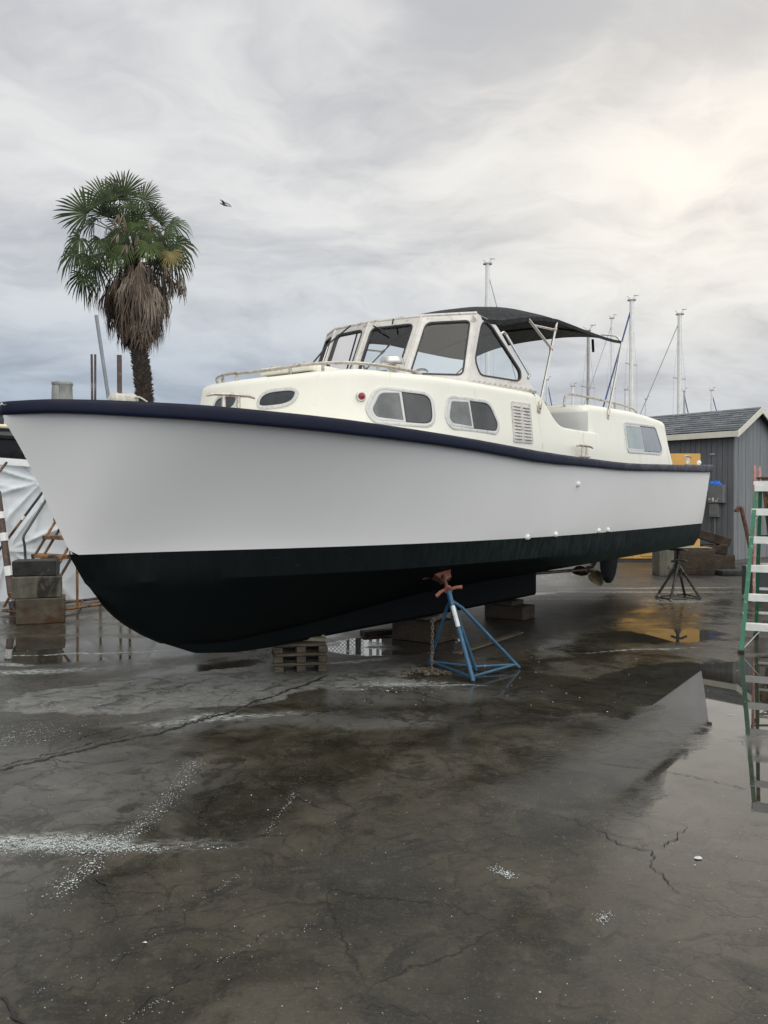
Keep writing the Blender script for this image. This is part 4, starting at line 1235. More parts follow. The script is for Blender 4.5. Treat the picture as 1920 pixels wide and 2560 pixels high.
# chain hanging beside the stand and heaped below
def chain():
    rnd = random.Random(11); mb = MB()
    def link(c, d, roll, R=.015, r=.0038, L=.012):
        d = d.normalized(); up = Vector((0,0,1)) if abs(d.z) < .9 else Vector((1,0,0))
        e = (up-d*up.dot(d)).normalized(); f = d.cross(e)
        e2 = e*math.cos(roll)+f*math.sin(roll)
        pts = []
        for k in range(10):
            a = 2*math.pi*k/10
            pts.append(c + e2*math.cos(a)*R*.8 + d*(math.sin(a)*R + (L if math.sin(a) > 0 else -L)))
        mb.tube(pts, r, 5, closed=True)
    a = Vector((.43,8.05,.43)); 
    a = gp(1085,1550,0); 
    topc = Vector((.47,7.98,.46)); bot = Vector((.455,7.88,.015))
    n = 15
    for i in range(n): link(topc.lerp(bot, i/(n-1)), bot-topc, (i%2)*math.pi/2+.2)
    # along the keel from the hanging end back to the far leg
    path = curve_pts([topc, Vector((.55,8.02,.49)), Vector((.66,8.02,.50)), Vector((.70,7.90,.52))])
    for i in range(len(path)-1): link(path[i], path[i+1]-path[i], (i%2)*math.pi/2)
    p = Vector((.44,7.86,.012)); ang = 2.5
    prev = bot
    for i in range(150):
        ang += rnd.uniform(-1.0,1.0)
        q = p+Vector((math.cos(ang),math.sin(ang)*.55,0))*.034
        dx, dy = (q.x-.38)/.26, (q.y-7.74)/.13
        if dx*dx+dy*dy > 1:
            ang = math.atan2(7.74-p.y, .38-p.x)+rnd.uniform(-.5,.5); q = p+Vector((math.cos(ang),math.sin(ang)*.55,0))*.034
        q.z = max(.010, min(.05, .012+.04*math.exp(-(dx*dx+dy*dy)*2.5)*rnd.random()))
        link((p+q)/2, q-p, (i%2)*math.pi/2+rnd.uniform(-.3,.3)); p = q
    tag(mb.build('chain', M['chain']), 'rusty chain hanging beside the blue stand and heaped on the ground', 'chain')
chain()

# ------------------------------------------------------------------ left side: concrete blocks, rolling stairs, wrapped boat
def conc_block(name, c, size, rz, mat, label):
    mb = MB(); mb.box((0,0,size[2]/2), size); o = mb.build(name, mat, smooth=0, bevel=.014)
    bm = bmesh.new(); bm.from_mesh(o.data)
    bmesh.ops.subdivide_edges(bm, edges=[e for e in bm.edges if e.calc_length() > .12], cuts=3, use_grid_fill=True)
    for v in bm.verts: v.co += Vector((1,1,1))*.006*mnoise.noise(v.co*9+Vector(c))
    bm.to_mesh(o.data); bm.free()
    o.location = c; o.rotation_euler = (0,0,rz); tag(o, label, 'concrete block', 'concrete blocks stacked on the left'); return o
bl = gp(92,1557); bl = Vector((bl.x,bl.y,0))
conc_block('concrete_block', (bl.x+.02,bl.y+.1,0), (.60,.46,.335), rad(20), M['conc_rust'], 'rust stained concrete block at the bottom of the left stack')
conc_block('concrete_block', (bl.x-.03,bl.y+.1,.337), (.61,.46,.285), rad(20), M['conc_mid'], 'mossy drip stained concrete block in the middle of the left stack')
conc_block('concrete_block', (bl.x-.05,bl.y+.12,.624), (.54,.42,.205), rad(15), M['conc_dark'], 'black wet concrete block on top of the left stack')

def stairs():
    O_ = Vector((-5.42,11.78,0)); cd = Vector((.5,.866,0)); ax = Vector((.866,-.5,0))
    root = empty('rolling_stairs', O_, 0); tag(root, 'rusty orange rolling stairs in front of the plastic sheeting', 'stairs')
    Q = lambda r,a,z: cd*r+ax*a+Vector((0,0,z))
    wdt = .62
    run, rise = .195, .265
    n = 7
    for a in (0, wdt):
        mb = MB()
        mb.tube([Q(0,a,.1), Q(run*n,a,.1+rise*n)], .020, 8); mb.tube([Q(.16,a,.1), Q(run*n+.16,a,.1+rise*n)], .020, 8)
        mb.build_each('stringer', M['rust_orange'], root)
    for k in range(n):
        mb = MB(); c = Q(run*(k+.65)+.05, wdt/2, .1+rise*(k+.65))
        mb.box(c, (.20, wdt+.04, .055), (0,0,math.atan2(ax.y,ax.x)+math.pi/2)); mb.build('tread', M['rust_orange'], root, smooth=0, bevel=.006, bseg=1)
    mb = MB()
    for a in (-.02, wdt+.02):
        mb.tube([Q(.0,a,.05), Q(1.9,a,.05)], .02, 8)
        mb.tube([Q(1.75,a,.05), Q(1.75,a,.1+rise*n)], .02, 8)
    mb.tube([Q(.0,-.02,.05),Q(.0,wdt+.02,.05)], .02, 8); mb.tube([Q(1.9,-.02,.05),Q(1.9,wdt+.02,.05)], .02, 8)
    mb.tube([Q(.75,wdt+.02,.05),Q(.75,wdt+.02,.90)], .02, 8); mb.tube([Q(.75,wdt+.02,.05),Q(1.4,-.02,.05)], .016, 8)
    mb.build_each('base_frame', M['rust_orange'], root)
    for a in (-.04,):
        mb = MB(); mb.tube(curve_pts([Q(.40,a,.60), Q(.38,a,.95), Q(.36,a,1.08), Q(.45,a,1.22), Q(.9,a,1.83), Q(1.4,a,2.5)],3), .019, 8); mb.build('handrail', M['rail_dark'], root)
    mb = MB(); mb.tube([Q(-.55,-.35,1.15), Q(.6,-.75,2.2)], .02, 8); 
    mb.build('brace', M['rust_orange'], root)
stairs()

def brace_bar():
    # long diagonal handrail of a second staircase, taped to the sheeting
    a = Vector((-5.75,12.6,1.0)); b = Vector((-5.08,12.75,1.98))
    root = empty('stair_rail', (0,0,0)); tag(root, 'long diagonal orange and black rail in front of the sheeting', 'handrail')
    mb = MB(); mb.tube([Vector((-5.95,12.55,0)), Vector((-5.93,12.56,.75)), a, a.lerp(b,.35)], .021, 8); mb.build('lower_rail', M['rust_orange'], root)
    mb = MB(); mb.tube([a.lerp(b,.33), a.lerp(b,.78)], .0205, 8); mb.build('middle_rail', M['rail_dark'], root)
    mb = MB(); mb.tube([a.lerp(b,.77), b, Vector((-4.2,13.1,2.9)), Vector((-4.2,13.2,0))], .021, 8); mb.build('upper_rail', M['rust_orange'], root)
    mb = MB(); mb.tube([a.lerp(b,.33), a.lerp(b,.39)], .024, 8); mb.build('tape_band', M['tape'], root)
brace_bar()

def leaning_post():
    a = gp(18,1530); a = Vector((-5.35,11.95,0)); b = Vector((-5.66,12.15,1.75))
    root = empty('timber_post', (0,0,0)); tag(root, 'dark taped post leaning at the left edge by the sheeting', 'post')
    mb = MB(); mb.tube([a, a.lerp(b,.5), b], [.055,.05,.045], 7); mb.build('shaft', M['brown_pole'], root)
    for q,w_ in ((.12,.05),(.34,.07),(.62,.06),(.8,.05)):
        mb = MB(); c = a.lerp(b,q); d = (b-a).normalized(); mb.tube([c-d*w_, c+d*w_], .060, 9); mb.build('tape_band', M['tape'], root)
leaning_post()

def wrapped_boat():
    # hull of the neighbouring boat, long axis running away from the camera and to the right
    O_ = Vector((-9.6,13.6,0)); 
    root = empty('wrapped_boat', O_, rad(4)); tag(root, 'neighbouring boat with black topsides behind the plastic sheeting', 'boat')
    mb = MB(); rings = []
    for q in [i/14 for i in range(15)]:
        x = q*8.2; hb = 1.5*(1-abs(2*q-1)**3.0)+.05
        zt = 3.00-.62*q*(1.0-.25*q); zt = 2.98-.40*q
        yc = 1.5
        rings.append([Vector((x,yc-hb,zt)),Vector((x,yc-hb*.97,zt-.28)),Vector((x,yc-hb*.85,1.2)),Vector((x,yc-.1,.55)),Vector((x,yc+.1,.55)),Vector((x,yc+hb*.85,1.2)),Vector((x,yc+hb,zt))])
    mb.loft(rings, True, True); mb.build('hull', M['boat_black'], root, smooth=40)
    mb = MB()
    mb.tube([Vector((q*8.2, 1.5-(1.5*(1-abs(2*q-1)**3)+.05)-.0, 2.98-.40*q+.03)) for q in [i/20 for i in range(21)]], .035, 8)
    mb.build('toe_rail', M['boat_cream'], root)
    mb = MB(); mb.tube([Vector((q*8.2, 1.5-(1.5*(1-abs(2*q-1)**3)+.05)-.01, 2.98-.40*q-.12)) for q in [i/20 for i in range(21)]], [.09]*21, 8, flat=.8)
    mb.build('rub_strake', M['boat_grey'], root)
    mb = MB(); mb.box((3.4,1.5,3.02),(4.2,1.9,.62)); mb.build('deckhouse', M['boat_grey'], root, bevel=.05)
    mb = MB()
    for x in (1.9,3.1,4.3,5.2): mb.box((x,.53,3.08),(.04,.03,.5))
    mb.box((3.4,.53,3.18),(4.0,.03,.03)); mb.build_each('window_trim', M['trim'], root)
    for x,y in ((1.5,.6),(1.5,2.4),(6.5,.6),(6.5,2.4),(4,1.5)):
        mb = MB(); mb.tube([Vector((x,y,0)),Vector((x,1.5+(y-1.5)*.6,.95))], .05, 8); mb.build('prop', M['iron_dark'], root)
    return root
wrapped_boat()

def sheeting():
    mb = MB(); nx, nz = 240, 90
    A = Vector((-7.6,12.95,0)); B = Vector((-3.2,14.1,0))
    d = (B-A); nn = Vector((d.y,-d.x,0)).normalized()
    rings = []
    knots = [(.462,.86,1.0),(.352,.37,1.0),(.78,.7,.6),(.15,.8,.6)]
    for i in range(nx+1):
        u = i/nx; zt = 2.36-.30*u
        col = []
        for k in range(nz+1):
            v = k/nz; h = 0
            for ku,kv,kw in knots:
                dx, dz = (u-ku)*4.4, (v-kv)*2.2
                an = math.atan2(dz,dx); dist = math.hypot(dx,dz)
                fold = 1-abs(math.sin(an*5.5+ku*20+.35*mnoise.noise(Vector((dist*2,an*2,ku)))))
                h += kw*.075*(fold**2.5-.25)*math.exp(-dist*.75)*min(1,dist*2.5)*(.45+.55*abs(math.sin(an*2.3+ku*9)))
            h += .06*mnoise.noise(Vector((u*5,v*1.4,3)))
            h += .06*(1-v)**3
            p = A+d*u+Vector((0,0,zt*v*(1+.0*u)))+nn*(h+.04)
            col.append(p)
        rings.append(col)
    mb.loft(rings, closed=False)
    root = mb.build('plastic_sheeting', M['sheet'], None, smooth=180)
    tag(root, 'pale plastic sheeting hung below the neighbouring boat on the left', 'plastic sheet')
    tp = MB()
    tp.loft([[A+d*u+nn*.12+Vector((0,0,2.36-.30*u+.04)), A+d*u+nn*.12+Vector((0,0,2.36-.30*u-.07))] for u in [i/30 for i in range(31)]], closed=False)
    tp.build('tape_edge', M['tape'], root)
    tp = MB()
    for (u,z,w_,h_,r_) in ((.468,1.76,.05,.36,.05),(.462,1.96,.05,.20,.5),(.372,.83,.34,.06,.06)):
        tp.box(A+d*u+nn*.13+Vector((0,0,z)), (w_,.006,h_), Euler((0,r_,math.atan2(d.y,d.x))).to_matrix())
    tp.build_each('tape_strip', M['tape'], root)
sheeting()

# things standing behind the bow rail
def pole(name, px, y0, d, r, zb, mat, label, cat, px2=None, y1=None, part=None):
    x = (px-960)/2071*d; ztop = CAM_H+(1250-y0)/2071*d
    x2 = ((px2 if px2 else px)-960)/2071*d
    mb = MB(); mb.tube([Vector((x2,d,zb)), Vector((x,d,ztop))], r, 10)
    o = mb.build(name, mat); tag(o, label, cat); return o
d = 16.5
def piling():
    x = (157-960)/2071*d; zt = CAM_H+(1250-955)/2071*d
    mb = MB()
    mb.lathe([(.15,0),(.148,zt-.30),(.142,zt-.12),(.132,zt-.08),(.150,zt-.05),(.148,zt-.015),(.10,zt),(.01,zt+.004)], (x-.055,d,0), 14)
    mb.lathe([(.14,0),(.14,zt-.3),(.133,zt-.10),(.150,zt-.06),(.14,zt-.02),(.01,zt-.012)], (x+.075,d-.03,0), 14)
    o = mb.build('dock_piling', M['pile']); tag(o, 'grey weathered double piling head rising behind the bow rail', 'piling')
piling()
for px,pb in ((231,235),(240,237)):
    pole('rusty_stanchion', px, 887, d+.6, .024, 0, M['brown_pole'], ('left' if px < 235 else 'right')+' of two thin rusty stanchions behind the bow rail', 'stanchion', px2=pb)
o = pole('brown_post', 300, 889, d, .050, 0, M['brown_pole'], 'thick brown post rising out of the cloth bundle', 'post', px2=302)
pole('grey_pole', 243, 790, d+.4, .038, 0, M['grey_pole'], 'grey pole leaning to the left beside the palm', 'pole', px2=338)
def bundle():
    rnd = random.Random(2); mb = MB(); x = (308-960)/2071*d; z = CAM_H+(1250-1000)/2071*d
    rings = []
    for i in range(13):
        u = i/12; r = .17*math.sin(math.pi*min(1,max(.02,u)))**.6+.02
        c = Vector((x-.30+u*.62, d-.02, z-.03+.03*math.sin(u*9)))
        rings.append([c+Vector((0,math.cos(a),math.sin(a)))*r*(1+.25*mnoise.noise(Vector((u*7,a*1.5,1)))) for a in [2*math.pi*j/14 for j in range(14)]])
    mb.loft(rings, True, True); mb.tube(curve_pts([Vector((x+.2,d-.1,z+.02)),Vector((x+.35,d-.1,z+.04)),Vector((x+.5,d-.05,z-.05))]), .02, 6)
    o = mb.build('cloth_bundle', M['cloth'], smooth=60); tag(o, 'cream cloth bundle tied round the brown post behind the bow', 'cloth bundle')
bundle()

# ------------------------------------------------------------------ palm
def palm():
    D = 20.0
    W = lambda px,py,dy=0: Vector(((px-960)/2071*(D+dy), D+dy, CAM_H+(1250-py)/2071*(D+dy)))
    root = empty('palm_tree', W(378,1418)*1, 0); base = Vector(((380-960)/2071*D, D, 0)); root.location = base
    tag(root, 'tall fan palm with a brown skirt of dead fronds behind the bow', 'palm tree')
    L = lambda v: Vector(v)-base
    hub = W(333,640)
    rnd = random.Random(21)
    # trunk
    path = [base, W(372,1200), W(362,1000), W(352,900), W(343,830), W(337,760), W(334,690), hub]
    cp = [L(p) for p in curve_pts(path, 8)]
    mb = MB()
    mb.tube(cp, [lerp(.155,.115,i/(len(cp)-1)) for i in range(len(cp))], 14)
    for i,p in enumerate(cp):                      # old leaf bases
        if p.z < 1.5: continue
        for k in range(4):
            for j in range(9):
                a = 2*math.pi*(j+ (k%2)*.5)/9 + rnd.uniform(-.15,.15)
                q = cp[min(len(cp)-1,i+1)]; c = p.lerp(q,k/4)
                r = lerp(.155,.115,i/len(cp))
                o_ = Vector((math.cos(a),math.sin(a),0)); tn = Vector((-math.sin(a),math.cos(a),0))
                w_ = .045; hgt = rnd.uniform(.03,.08)
                mb.add([c+o_*r*.9+tn*w_, c+o_*r*.9-tn*w_, c+o_*(r+rnd.uniform(.04,.115))+Vector((0,0,hgt))-tn*w_*.4, c+o_*(r+rnd.uniform(.04,.115))+Vector((0,0,hgt))+tn*w_*.4, c+o_*r*.9+Vector((0,0,-.07))], [(0,1,2,3),(0,4,1),(1,4,2),(0,3,4),(3,2,4)])
    mb.build('trunk', M['palm_trunk'], root, smooth=0, fix=False)
    def fan(mb, c, dirv, nrm, R, n=26, spread=115, droop=.35, split=.36, wmul=1.0):
        dirv = dirv.normalized(); nrm = (nrm-dirv*nrm.dot(dirv)).normalized(); sd = dirv.cross(nrm)
        for k in range(n):
            a = rad(lerp(-spread,spread,(k+.5)/n)+rnd.uniform(-2,2))
            dd = dirv*math.cos(a)+sd*math.sin(a)
            tt = -dirv*math.sin(a)+sd*math.cos(a)
            ln = R*(.80+.2*math.cos(a*.8))*rnd.uniform(.88,1.06)
            hwid = ln*math.tan(rad(spread/n))*wmul
            pts = []
            dr = droop*rnd.uniform(.6,1.5)
            for i,(q,wf) in enumerate(((.03,.05),(.28,.30),(split,split*.98),(.72,.42),(.88,.24),(1.0,.03))):
                over = max(0,q-split)/(1-split)
                p = c+dd*ln*q+nrm*.05*R*math.sin(q*3)+Vector((0,0,-1))*ln*dr*over**2*.75 - dd*ln*.22*dr*over**2
                pts.append((p, hwid*wf, .25*hwid*(1 if k%2 else -1)))
            o = len(mb.v)
            for p,w_,fd in pts:
                mb.v += [p-tt*w_, p+nrm*w_*.35, p+tt*w_]
            for i in range(5):
                b = o+i*3
                mb.f += [(b,b+1,b+4,b+3),(b+1,b+2,b+5,b+4)]
    def leaf(mb, px, py, dy, tipx, tipy, R, tdy=0, droop=.35, n=26, spread=105, face=None):
        c = L(W(px,py,dy)); t = L(W(tipx,tipy,dy+tdy)); dv = (t-c)
        nrm = face if face else Vector((rnd.uniform(-.35,.35),-1,.55+rnd.uniform(-.2,.3)))
        h = L(hub)+Vector((rnd.uniform(-.08,.08),rnd.uniform(-.08,.08),rnd.uniform(-.15,.25)))
        midp = h.lerp(c,.5)+Vector((0,0,.10))
        mb.tube([h, midp, c+dv.normalized()*.08], [.022,.016,.010], 5)
        fan(mb, c, dv, nrm, R, n, spread, droop)
    g = MB()
    big = [(312,492,.1,312,428,.62),(268,508,-.2,232,446,.72),(222,538,.1,165,505,.74),(300,505,.3,292,450,.62),(362,505,-.1,394,462,.62),(380,540,.3,420,500,.55),
           (425,562,-.1,476,582,.64),(240,560,.5,190,560,.62),(330,530,-.5,345,470,.55),(285,545,.5,255,480,.55),(350,548,.6,372,490,.55),
           (205,598,-.2,170,640,.60),(196,632,.2,160,650,.62),(212,690,.3,196,760,.60),(240,660,-.3,215,730,.58),
           (440,610,-.2,478,650,.62),(432,640,.2,470,700,.62),(410,590,.4,450,640,.55),(392,650,.5,430,720,.55),(255,600,-.5,235,660,.50),(298,590,-.55,288,650,.45),
           (375,575,-.6,385,640,.50),(345,580,.7,350,520,.5),(225,640,.6,200,700,.5),(310,560,.8,300,500,.55),(262,540,.7,240,490,.6),(400,560,.8,440,520,.5),(300,585,-.4,262,600,.5),(335,575,-.3,335,540,.5),(360,600,-.5,400,610,.5),(285,612,.2,240,640,.5),(395,620,.1,440,640,.5),(315,600,.5,280,560,.5)]
    for (px,py,dy,tx,ty,R) in big:
        leaf(g, px, py, dy, tx, ty, R*1.05*rnd.uniform(.85,1.1), n=24, spread=rnd.uniform(85,112), droop=.10 if ty < py-15 else .65)
    for _ in range(2):
        a = rnd.uniform(0,6.28); el = rnd.uniform(-.5,1.1)
        dv = Vector((math.cos(a)*math.cos(el), math.sin(a)*math.cos(el), math.sin(el)))
        c = L(hub)+dv*rnd.uniform(.55,.85)
        g.tube([L(hub), L(hub).lerp(c,.5)+Vector((0,0,.08)), c], [.02,.015,.01], 5)
        fan(g, c, dv+Vector((0,0,-.25)), Vector((0,-.6,.8)), rnd.uniform(.5,.62), 22, 100, rnd.uniform(.4,.9))
    g.build('crown', M['frond'], root, smooth=0, fix=False)
    g = MB()
    leaf(g, 376,614,-.75, 366,668,.46, -.2, .25, 26, 120, Vector((.1,-1,.35))); leaf(g, 310,615,-.7, 296,672,.5,-.1,.5, 20, 70)
    leaf(g, 290,632,-.6, 280,690,.45,0,.6,18,60); leaf(g, 345,560,-.5, 352,600,.42,0,.4)
    g.build('bright_frond', M['frond_pale'], root, smooth=0, fix=False)
    g = MB(); leaf(g, 428,632,-.55, 432,680,.40, 0, .25, 22, 110, Vector((.3,-1,.2))); g.build('yellow_frond', M['frond_yellow'], root, smooth=0, fix=False)
    # dead skirt
    dmb = MB()
    def dead(c, out, ln, n=9, wid=.16):
        for k in range(n):
            q = (k+.5)/n-.5
            tn = Vector((-out.y,out.x,0))
            p0 = c+tn*q*wid*.35+Vector((0,0,rnd.uniform(-.03,.03)))
            l2 = ln*rnd.uniform(.65,1.1); o = len(dmb.v)
            curl = rnd.uniform(-.06,.06); ox = rnd.uniform(.0,.16)
            for t_,w_ in ((0,.010),(.35,.017),(.7,.012),(1,.002)):
                p = p0+tn*(q*wid*t_*1.5+curl*t_*t_)+out*(ox*math.sin(t_*2.2))+Vector((0,0,-l2*t_))
                dmb.v += [p-tn*w_, p+tn*w_+out*w_*.6]
            for i in range(3): b = o+i*2; dmb.f.append((b,b+1,b+3,b+2))
    hz = hub.z
    for i in range(300):
        q = rnd.random()
        a = rnd.uniform(0,6.28); out = Vector((math.cos(a),math.sin(a),0))
        zt = lerp(hz-.30, hz-1.75, q)
        rr = itp(q,[0,.15,.5,.8,1],[.38,.61,.61,.48,.30])*rnd.uniform(.40,1.12)
        cx = lerp(hub.x+.10, W(348,850).x, q)
        c = Vector((cx,D,0))-Vector((base.x,base.y,0))+out*rr+Vector((0,0,zt))
        dmb.tube([Vector((cx-base.x,0,zt+.12)), Vector((cx-base.x,0,zt+.10))+out*rr*.6, c], [.014,.010,.006], 4)
        dead(c, out, rnd.uniform(.55,.95)*(1 if q < .8 else .75), 10, rnd.uniform(.12,.30))
    for (px,py,dy,ln) in ((252,720,-.2,.62),(236,725,.1,.55),(262,735,.1,.55),(430,700,-.1,.6),(445,705,.1,.5),(452,690,0,.55),(420,690,.2,.6),(238,705,.4,.4)):
        c = L(W(px,py,dy)); out = Vector((1 if px > 333 else -1,-.3,0)).normalized()
        dmb.tube([L(hub)+Vector((0,0,-.2)), L(hub).lerp(c,.6)+Vector((0,0,.12)), c], [.016,.012,.008], 4)
        dead(c, out, ln, 14, .28)
    for _ in range(60):                      # dry strands hanging in the green crown
        a = rnd.uniform(0,6.28); r_ = rnd.uniform(.3,1.05); c = L(hub)+Vector((math.cos(a)*r_, math.sin(a)*r_, rnd.uniform(-.1,.75)-.35*(r_>.8)))
        dead(c, Vector((math.cos(a),math.sin(a),0)), rnd.uniform(.3,.6), 4, .15)
    dmb.build('dead_skirt', M['dead'], root, smooth=0, fix=False)
palm()

# ------------------------------------------------------------------ gull
def gull():
    D = 32; c = Vector(((562-960)/2071*D, D, CAM_H+(1250-516)/2071*D))
    root = empty('gull', c, 0); root.rotation_euler = (rad(8),rad(18),rad(-10)); tag(root, 'dark gull gliding in the sky right of the palm', 'bird')
    mb = MB()
    mb.tube([(-.20,0,.02),(-.16,0,.025),(-.10,0,.01),(0,0,0),(.10,0,0),(.18,0,.0),(.27,0,.005)], [.006,.024,.030,.048,.040,.022,.006], 10, flat=.8)
    mb.add([(.20,0,.006),(.30,.05,.004),(.31,-.05,.004),(.2,.0,-.004)], [(0,1,2),(3,2,1)])
    for sd in (1,-1):
        st = [(0,.03,.02,.11),(.0,.14,.10,.13),(-.04,.25,.13,.12),(.02,.38,.10,.09),(.10,.50,.04,.02)]
        up = [[Vector((x-ch*.5,sd*y,z)),Vector((x,sd*y,z+.012)),Vector((x+ch*.5,sd*y,z-.004)),Vector((x,sd*y,z-.006))] for x,y,z,ch in st]
        mb.loft(up, True, True)
    mb.build('body', M['bird'], root, smooth=60)
gull()

# ------------------------------------------------------------------ shed
def shed():
    C = Vector(((1833-960)/2071*22.5, 22.5, 0)); a = rad(50)
    root = empty('shed', C, 0); tag(root, 'grey board sided shed with shingled gable roof and cream trim', 'shed')
    ux = Vector((-math.cos(a), math.sin(a), 0)); uy = Vector((math.sin(a), math.cos(a), 0))   # along the long wall, along the gable
    Lw, G, EZ, PZ = 5.2, 2.3, 3.56, 4.16
    Q = lambda x,y,z: ux*x+uy*y+Vector((0,0,z))
    rotw = math.atan2(ux.y,ux.x)
    mb = MB(); n = int(Lw/.155)
    for i in range(n): mb.box(Q((i+.5)*Lw/n, .02+(.004 if i%2 else 0), EZ/2), (Lw/n-.012,.05,EZ), (0,0,rotw))
    mb.box(Q(Lw/2,.06,EZ/2),(Lw,.03,EZ),(0,0,rotw))
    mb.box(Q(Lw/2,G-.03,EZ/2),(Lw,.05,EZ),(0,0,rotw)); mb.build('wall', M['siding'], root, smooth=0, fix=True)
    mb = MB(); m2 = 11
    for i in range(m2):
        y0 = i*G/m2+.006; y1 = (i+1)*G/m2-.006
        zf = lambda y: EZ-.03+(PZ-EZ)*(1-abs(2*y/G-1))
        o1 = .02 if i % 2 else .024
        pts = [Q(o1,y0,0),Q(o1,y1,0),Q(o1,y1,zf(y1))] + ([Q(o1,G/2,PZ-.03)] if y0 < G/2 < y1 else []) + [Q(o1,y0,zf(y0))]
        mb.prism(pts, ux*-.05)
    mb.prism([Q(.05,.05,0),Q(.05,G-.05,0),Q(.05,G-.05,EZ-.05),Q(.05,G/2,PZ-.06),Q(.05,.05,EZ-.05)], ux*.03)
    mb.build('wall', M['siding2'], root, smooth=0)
    # roof in stepped courses
    ov = .24
    slope = math.atan2(PZ-EZ, G/2); SL = math.hypot(PZ-EZ,G/2)+ov
    for sd in (0,1):
        rf = MB(); nc = int(SL/.14)
        rw = empty_frame = None
        ey = uy if sd == 0 else -uy
        o0 = Q(-ov, -ov*math.cos(slope) if sd == 0 else G+ov*math.cos(slope), EZ+.04-ov*math.sin(slope))
        up = ey*math.cos(slope)+Vector((0,0,1))*math.sin(slope); nn = (-ey*math.sin(slope)+Vector((0,0,1))*math.cos(slope))
        for k in range(nc):
            p = o0+up*(k*SL/nc); q = o0+up*((k+1)*SL/nc+.01)
            rf.prism([p+nn*.030, p+nn*.012-up*.0, q, q+nn*.012], ux*(Lw+2*ov))
        o = rf.build('roof', None, root, smooth=0)
        # own local frame so that the shingle pattern follows the slope
        Mf = Matrix((ux.to_4d(), up.to_4d(), nn.to_4d(), (0,0,0,1))).transposed()
        for r_ in range(3): Mf[3][r_] = 0
        Mf[0][3], Mf[1][3], Mf[2][3] = o0.x, o0.y, o0.z; Mf[3][3] = 1
        o.data.transform(Mf.inverted()); o.matrix_local = Mf
        o.data.materials.append(M['shingle'])
    tr = MB()
    eo = Q(0,-ov*math.cos(slope),EZ-ov*math.sin(slope))
    tr.box(Q(Lw/2,-ov*math.cos(slope)-.012,EZ-ov*math.sin(slope)-.045), (Lw+2*ov,.03,.16), (0,0,rotw))
    for sd in (0,1):
        ey = uy if sd == 0 else -uy
        b0 = Q(-ov-.015, -ov*math.cos(slope)-.03 if sd == 0 else G+ov*math.cos(slope)+.03, EZ-ov*math.sin(slope)-.02)
        t0 = Q(-ov-.015, G/2, PZ+.01)
        tr.prism([b0+Vector((0,0,.05)), b0-Vector((0,0,.13)), t0-Vector((0,0,.13)), t0+Vector((0,0,.05))], ux*.035)
    tr.build('fascia', M['trim'], root, smooth=0, bevel=.004, bseg=1)
    sf = MB(); sf.box(Q(Lw/2,-.10,EZ-.11),(Lw+ov,.24,.02),(0,0,rotw)); sf.build('soffit', M['trim'], root, smooth=0)
    # corner board
    # electric box
    ex = lambda px: 0
    mb = MB(); mb.box(Q(.43,-.07,1.79),(.47,.16,.50),(0,0,rotw)); bx = mb.build('electrical_box', M['box_grey'], root, smooth=0, bevel=.02)
    mb = MB(); mb.box(Q(.50,-.06,1.36),(.27,.12,.34),(0,0,rotw)); mb.box(Q(.50,-.05,1.18),(.29,.13,.05),(0,0,rotw)); mb.build_each('meter_box', M['box_grey'], bx, smooth=0, bevel=.012)
    mb = MB(); mb.tube([Q(.50,-.04,1.16),Q(.50,-.04,.1)], .022, 8); mb.build('conduit', M['box_grey'], bx)
    mb = MB()
    for x,w_,z,h_ in ((.60,.05,1.65,.03),(.50,.05,1.64,.10),(.40,.07,1.60,.025),(.36,.03,1.66,.02)): mb.box(Q(x,-.153,z),(w_,.006,h_),(0,0,rotw))
    mb.build_each('sticker', M['label'], bx, smooth=0)
    mb = MB(); mb.box(Q(.60,-.02,2.89),(.16,.02,.05),(0,0,rotw)); mb.build('wall_plate', M['galv'], root, smooth=0, bevel=.005)
    rg = MB(); rings = []
    for i in range(9):
        u = i/8; rings.append([Q(.30+.32*u,-.15+.14*k/6, 2.043+.16*abs(mnoise.noise(Vector((u*4,k*.9,2))))+.07*math.sin(math.pi*u)*math.sin(math.pi*k/6)) for k in range(7)] + [Q(.30+.32*u,-.15+.14*k/6, 2.042) for k in reversed(range(7))])
    rg.loft(rings, True, True); o = rg.build('rag', M['blue_rag'], smooth=0); o.location = C
    tag(o, 'crumpled bright blue rag on top of the grey electrical box', 'rag')
shed()

# yellow cabinet behind the stern
def cabinet():
    D = 21.8
    X = lambda px: (px-960)/2071*D
    zt = CAM_H+(1250-1134)/2071*D
    root = empty('yellow_cabinet', ((X(1545)+X(1752))/2, D, 0), 0); tag(root, 'tall yellow steel cabinet behind the stern beside the shed', 'cabinet')
    w_ = X(1752)-X(1545)
    mb = MB(); mb.box((0,.28,zt/2+.04),(w_,.5,zt-.08)); mb.build('body', M['yellow'], root, smooth=0, bevel=.01)
    mb = MB(); mb.box((w_*.02,.020,zt/2),(w_*.46,.02,zt*.9)); mb.box((w_*.25,.020,zt/2),(.01,.02,zt*.9)); mb.build('door', M['yellow'], root, smooth=0, bevel=.004)
    mb = MB(); mb.box((X(1643)-root.location.x,.02,.55),(.09,.05,1.1)); mb.build('edge_guard', M['orange_edge'], root, smooth=0, bevel=.006)
    mb = MB(); mb.box((w_/2-.25,.022,zt-.3),(.22,.02,.02)); mb.build('handle', M['gasket'], root, smooth=0)
    mb = MB(); mb.box((0,.28,.04),(w_*.98,.46,.08)); mb.build('plinth', M['black_iron'], root, smooth=0)
cabinet()

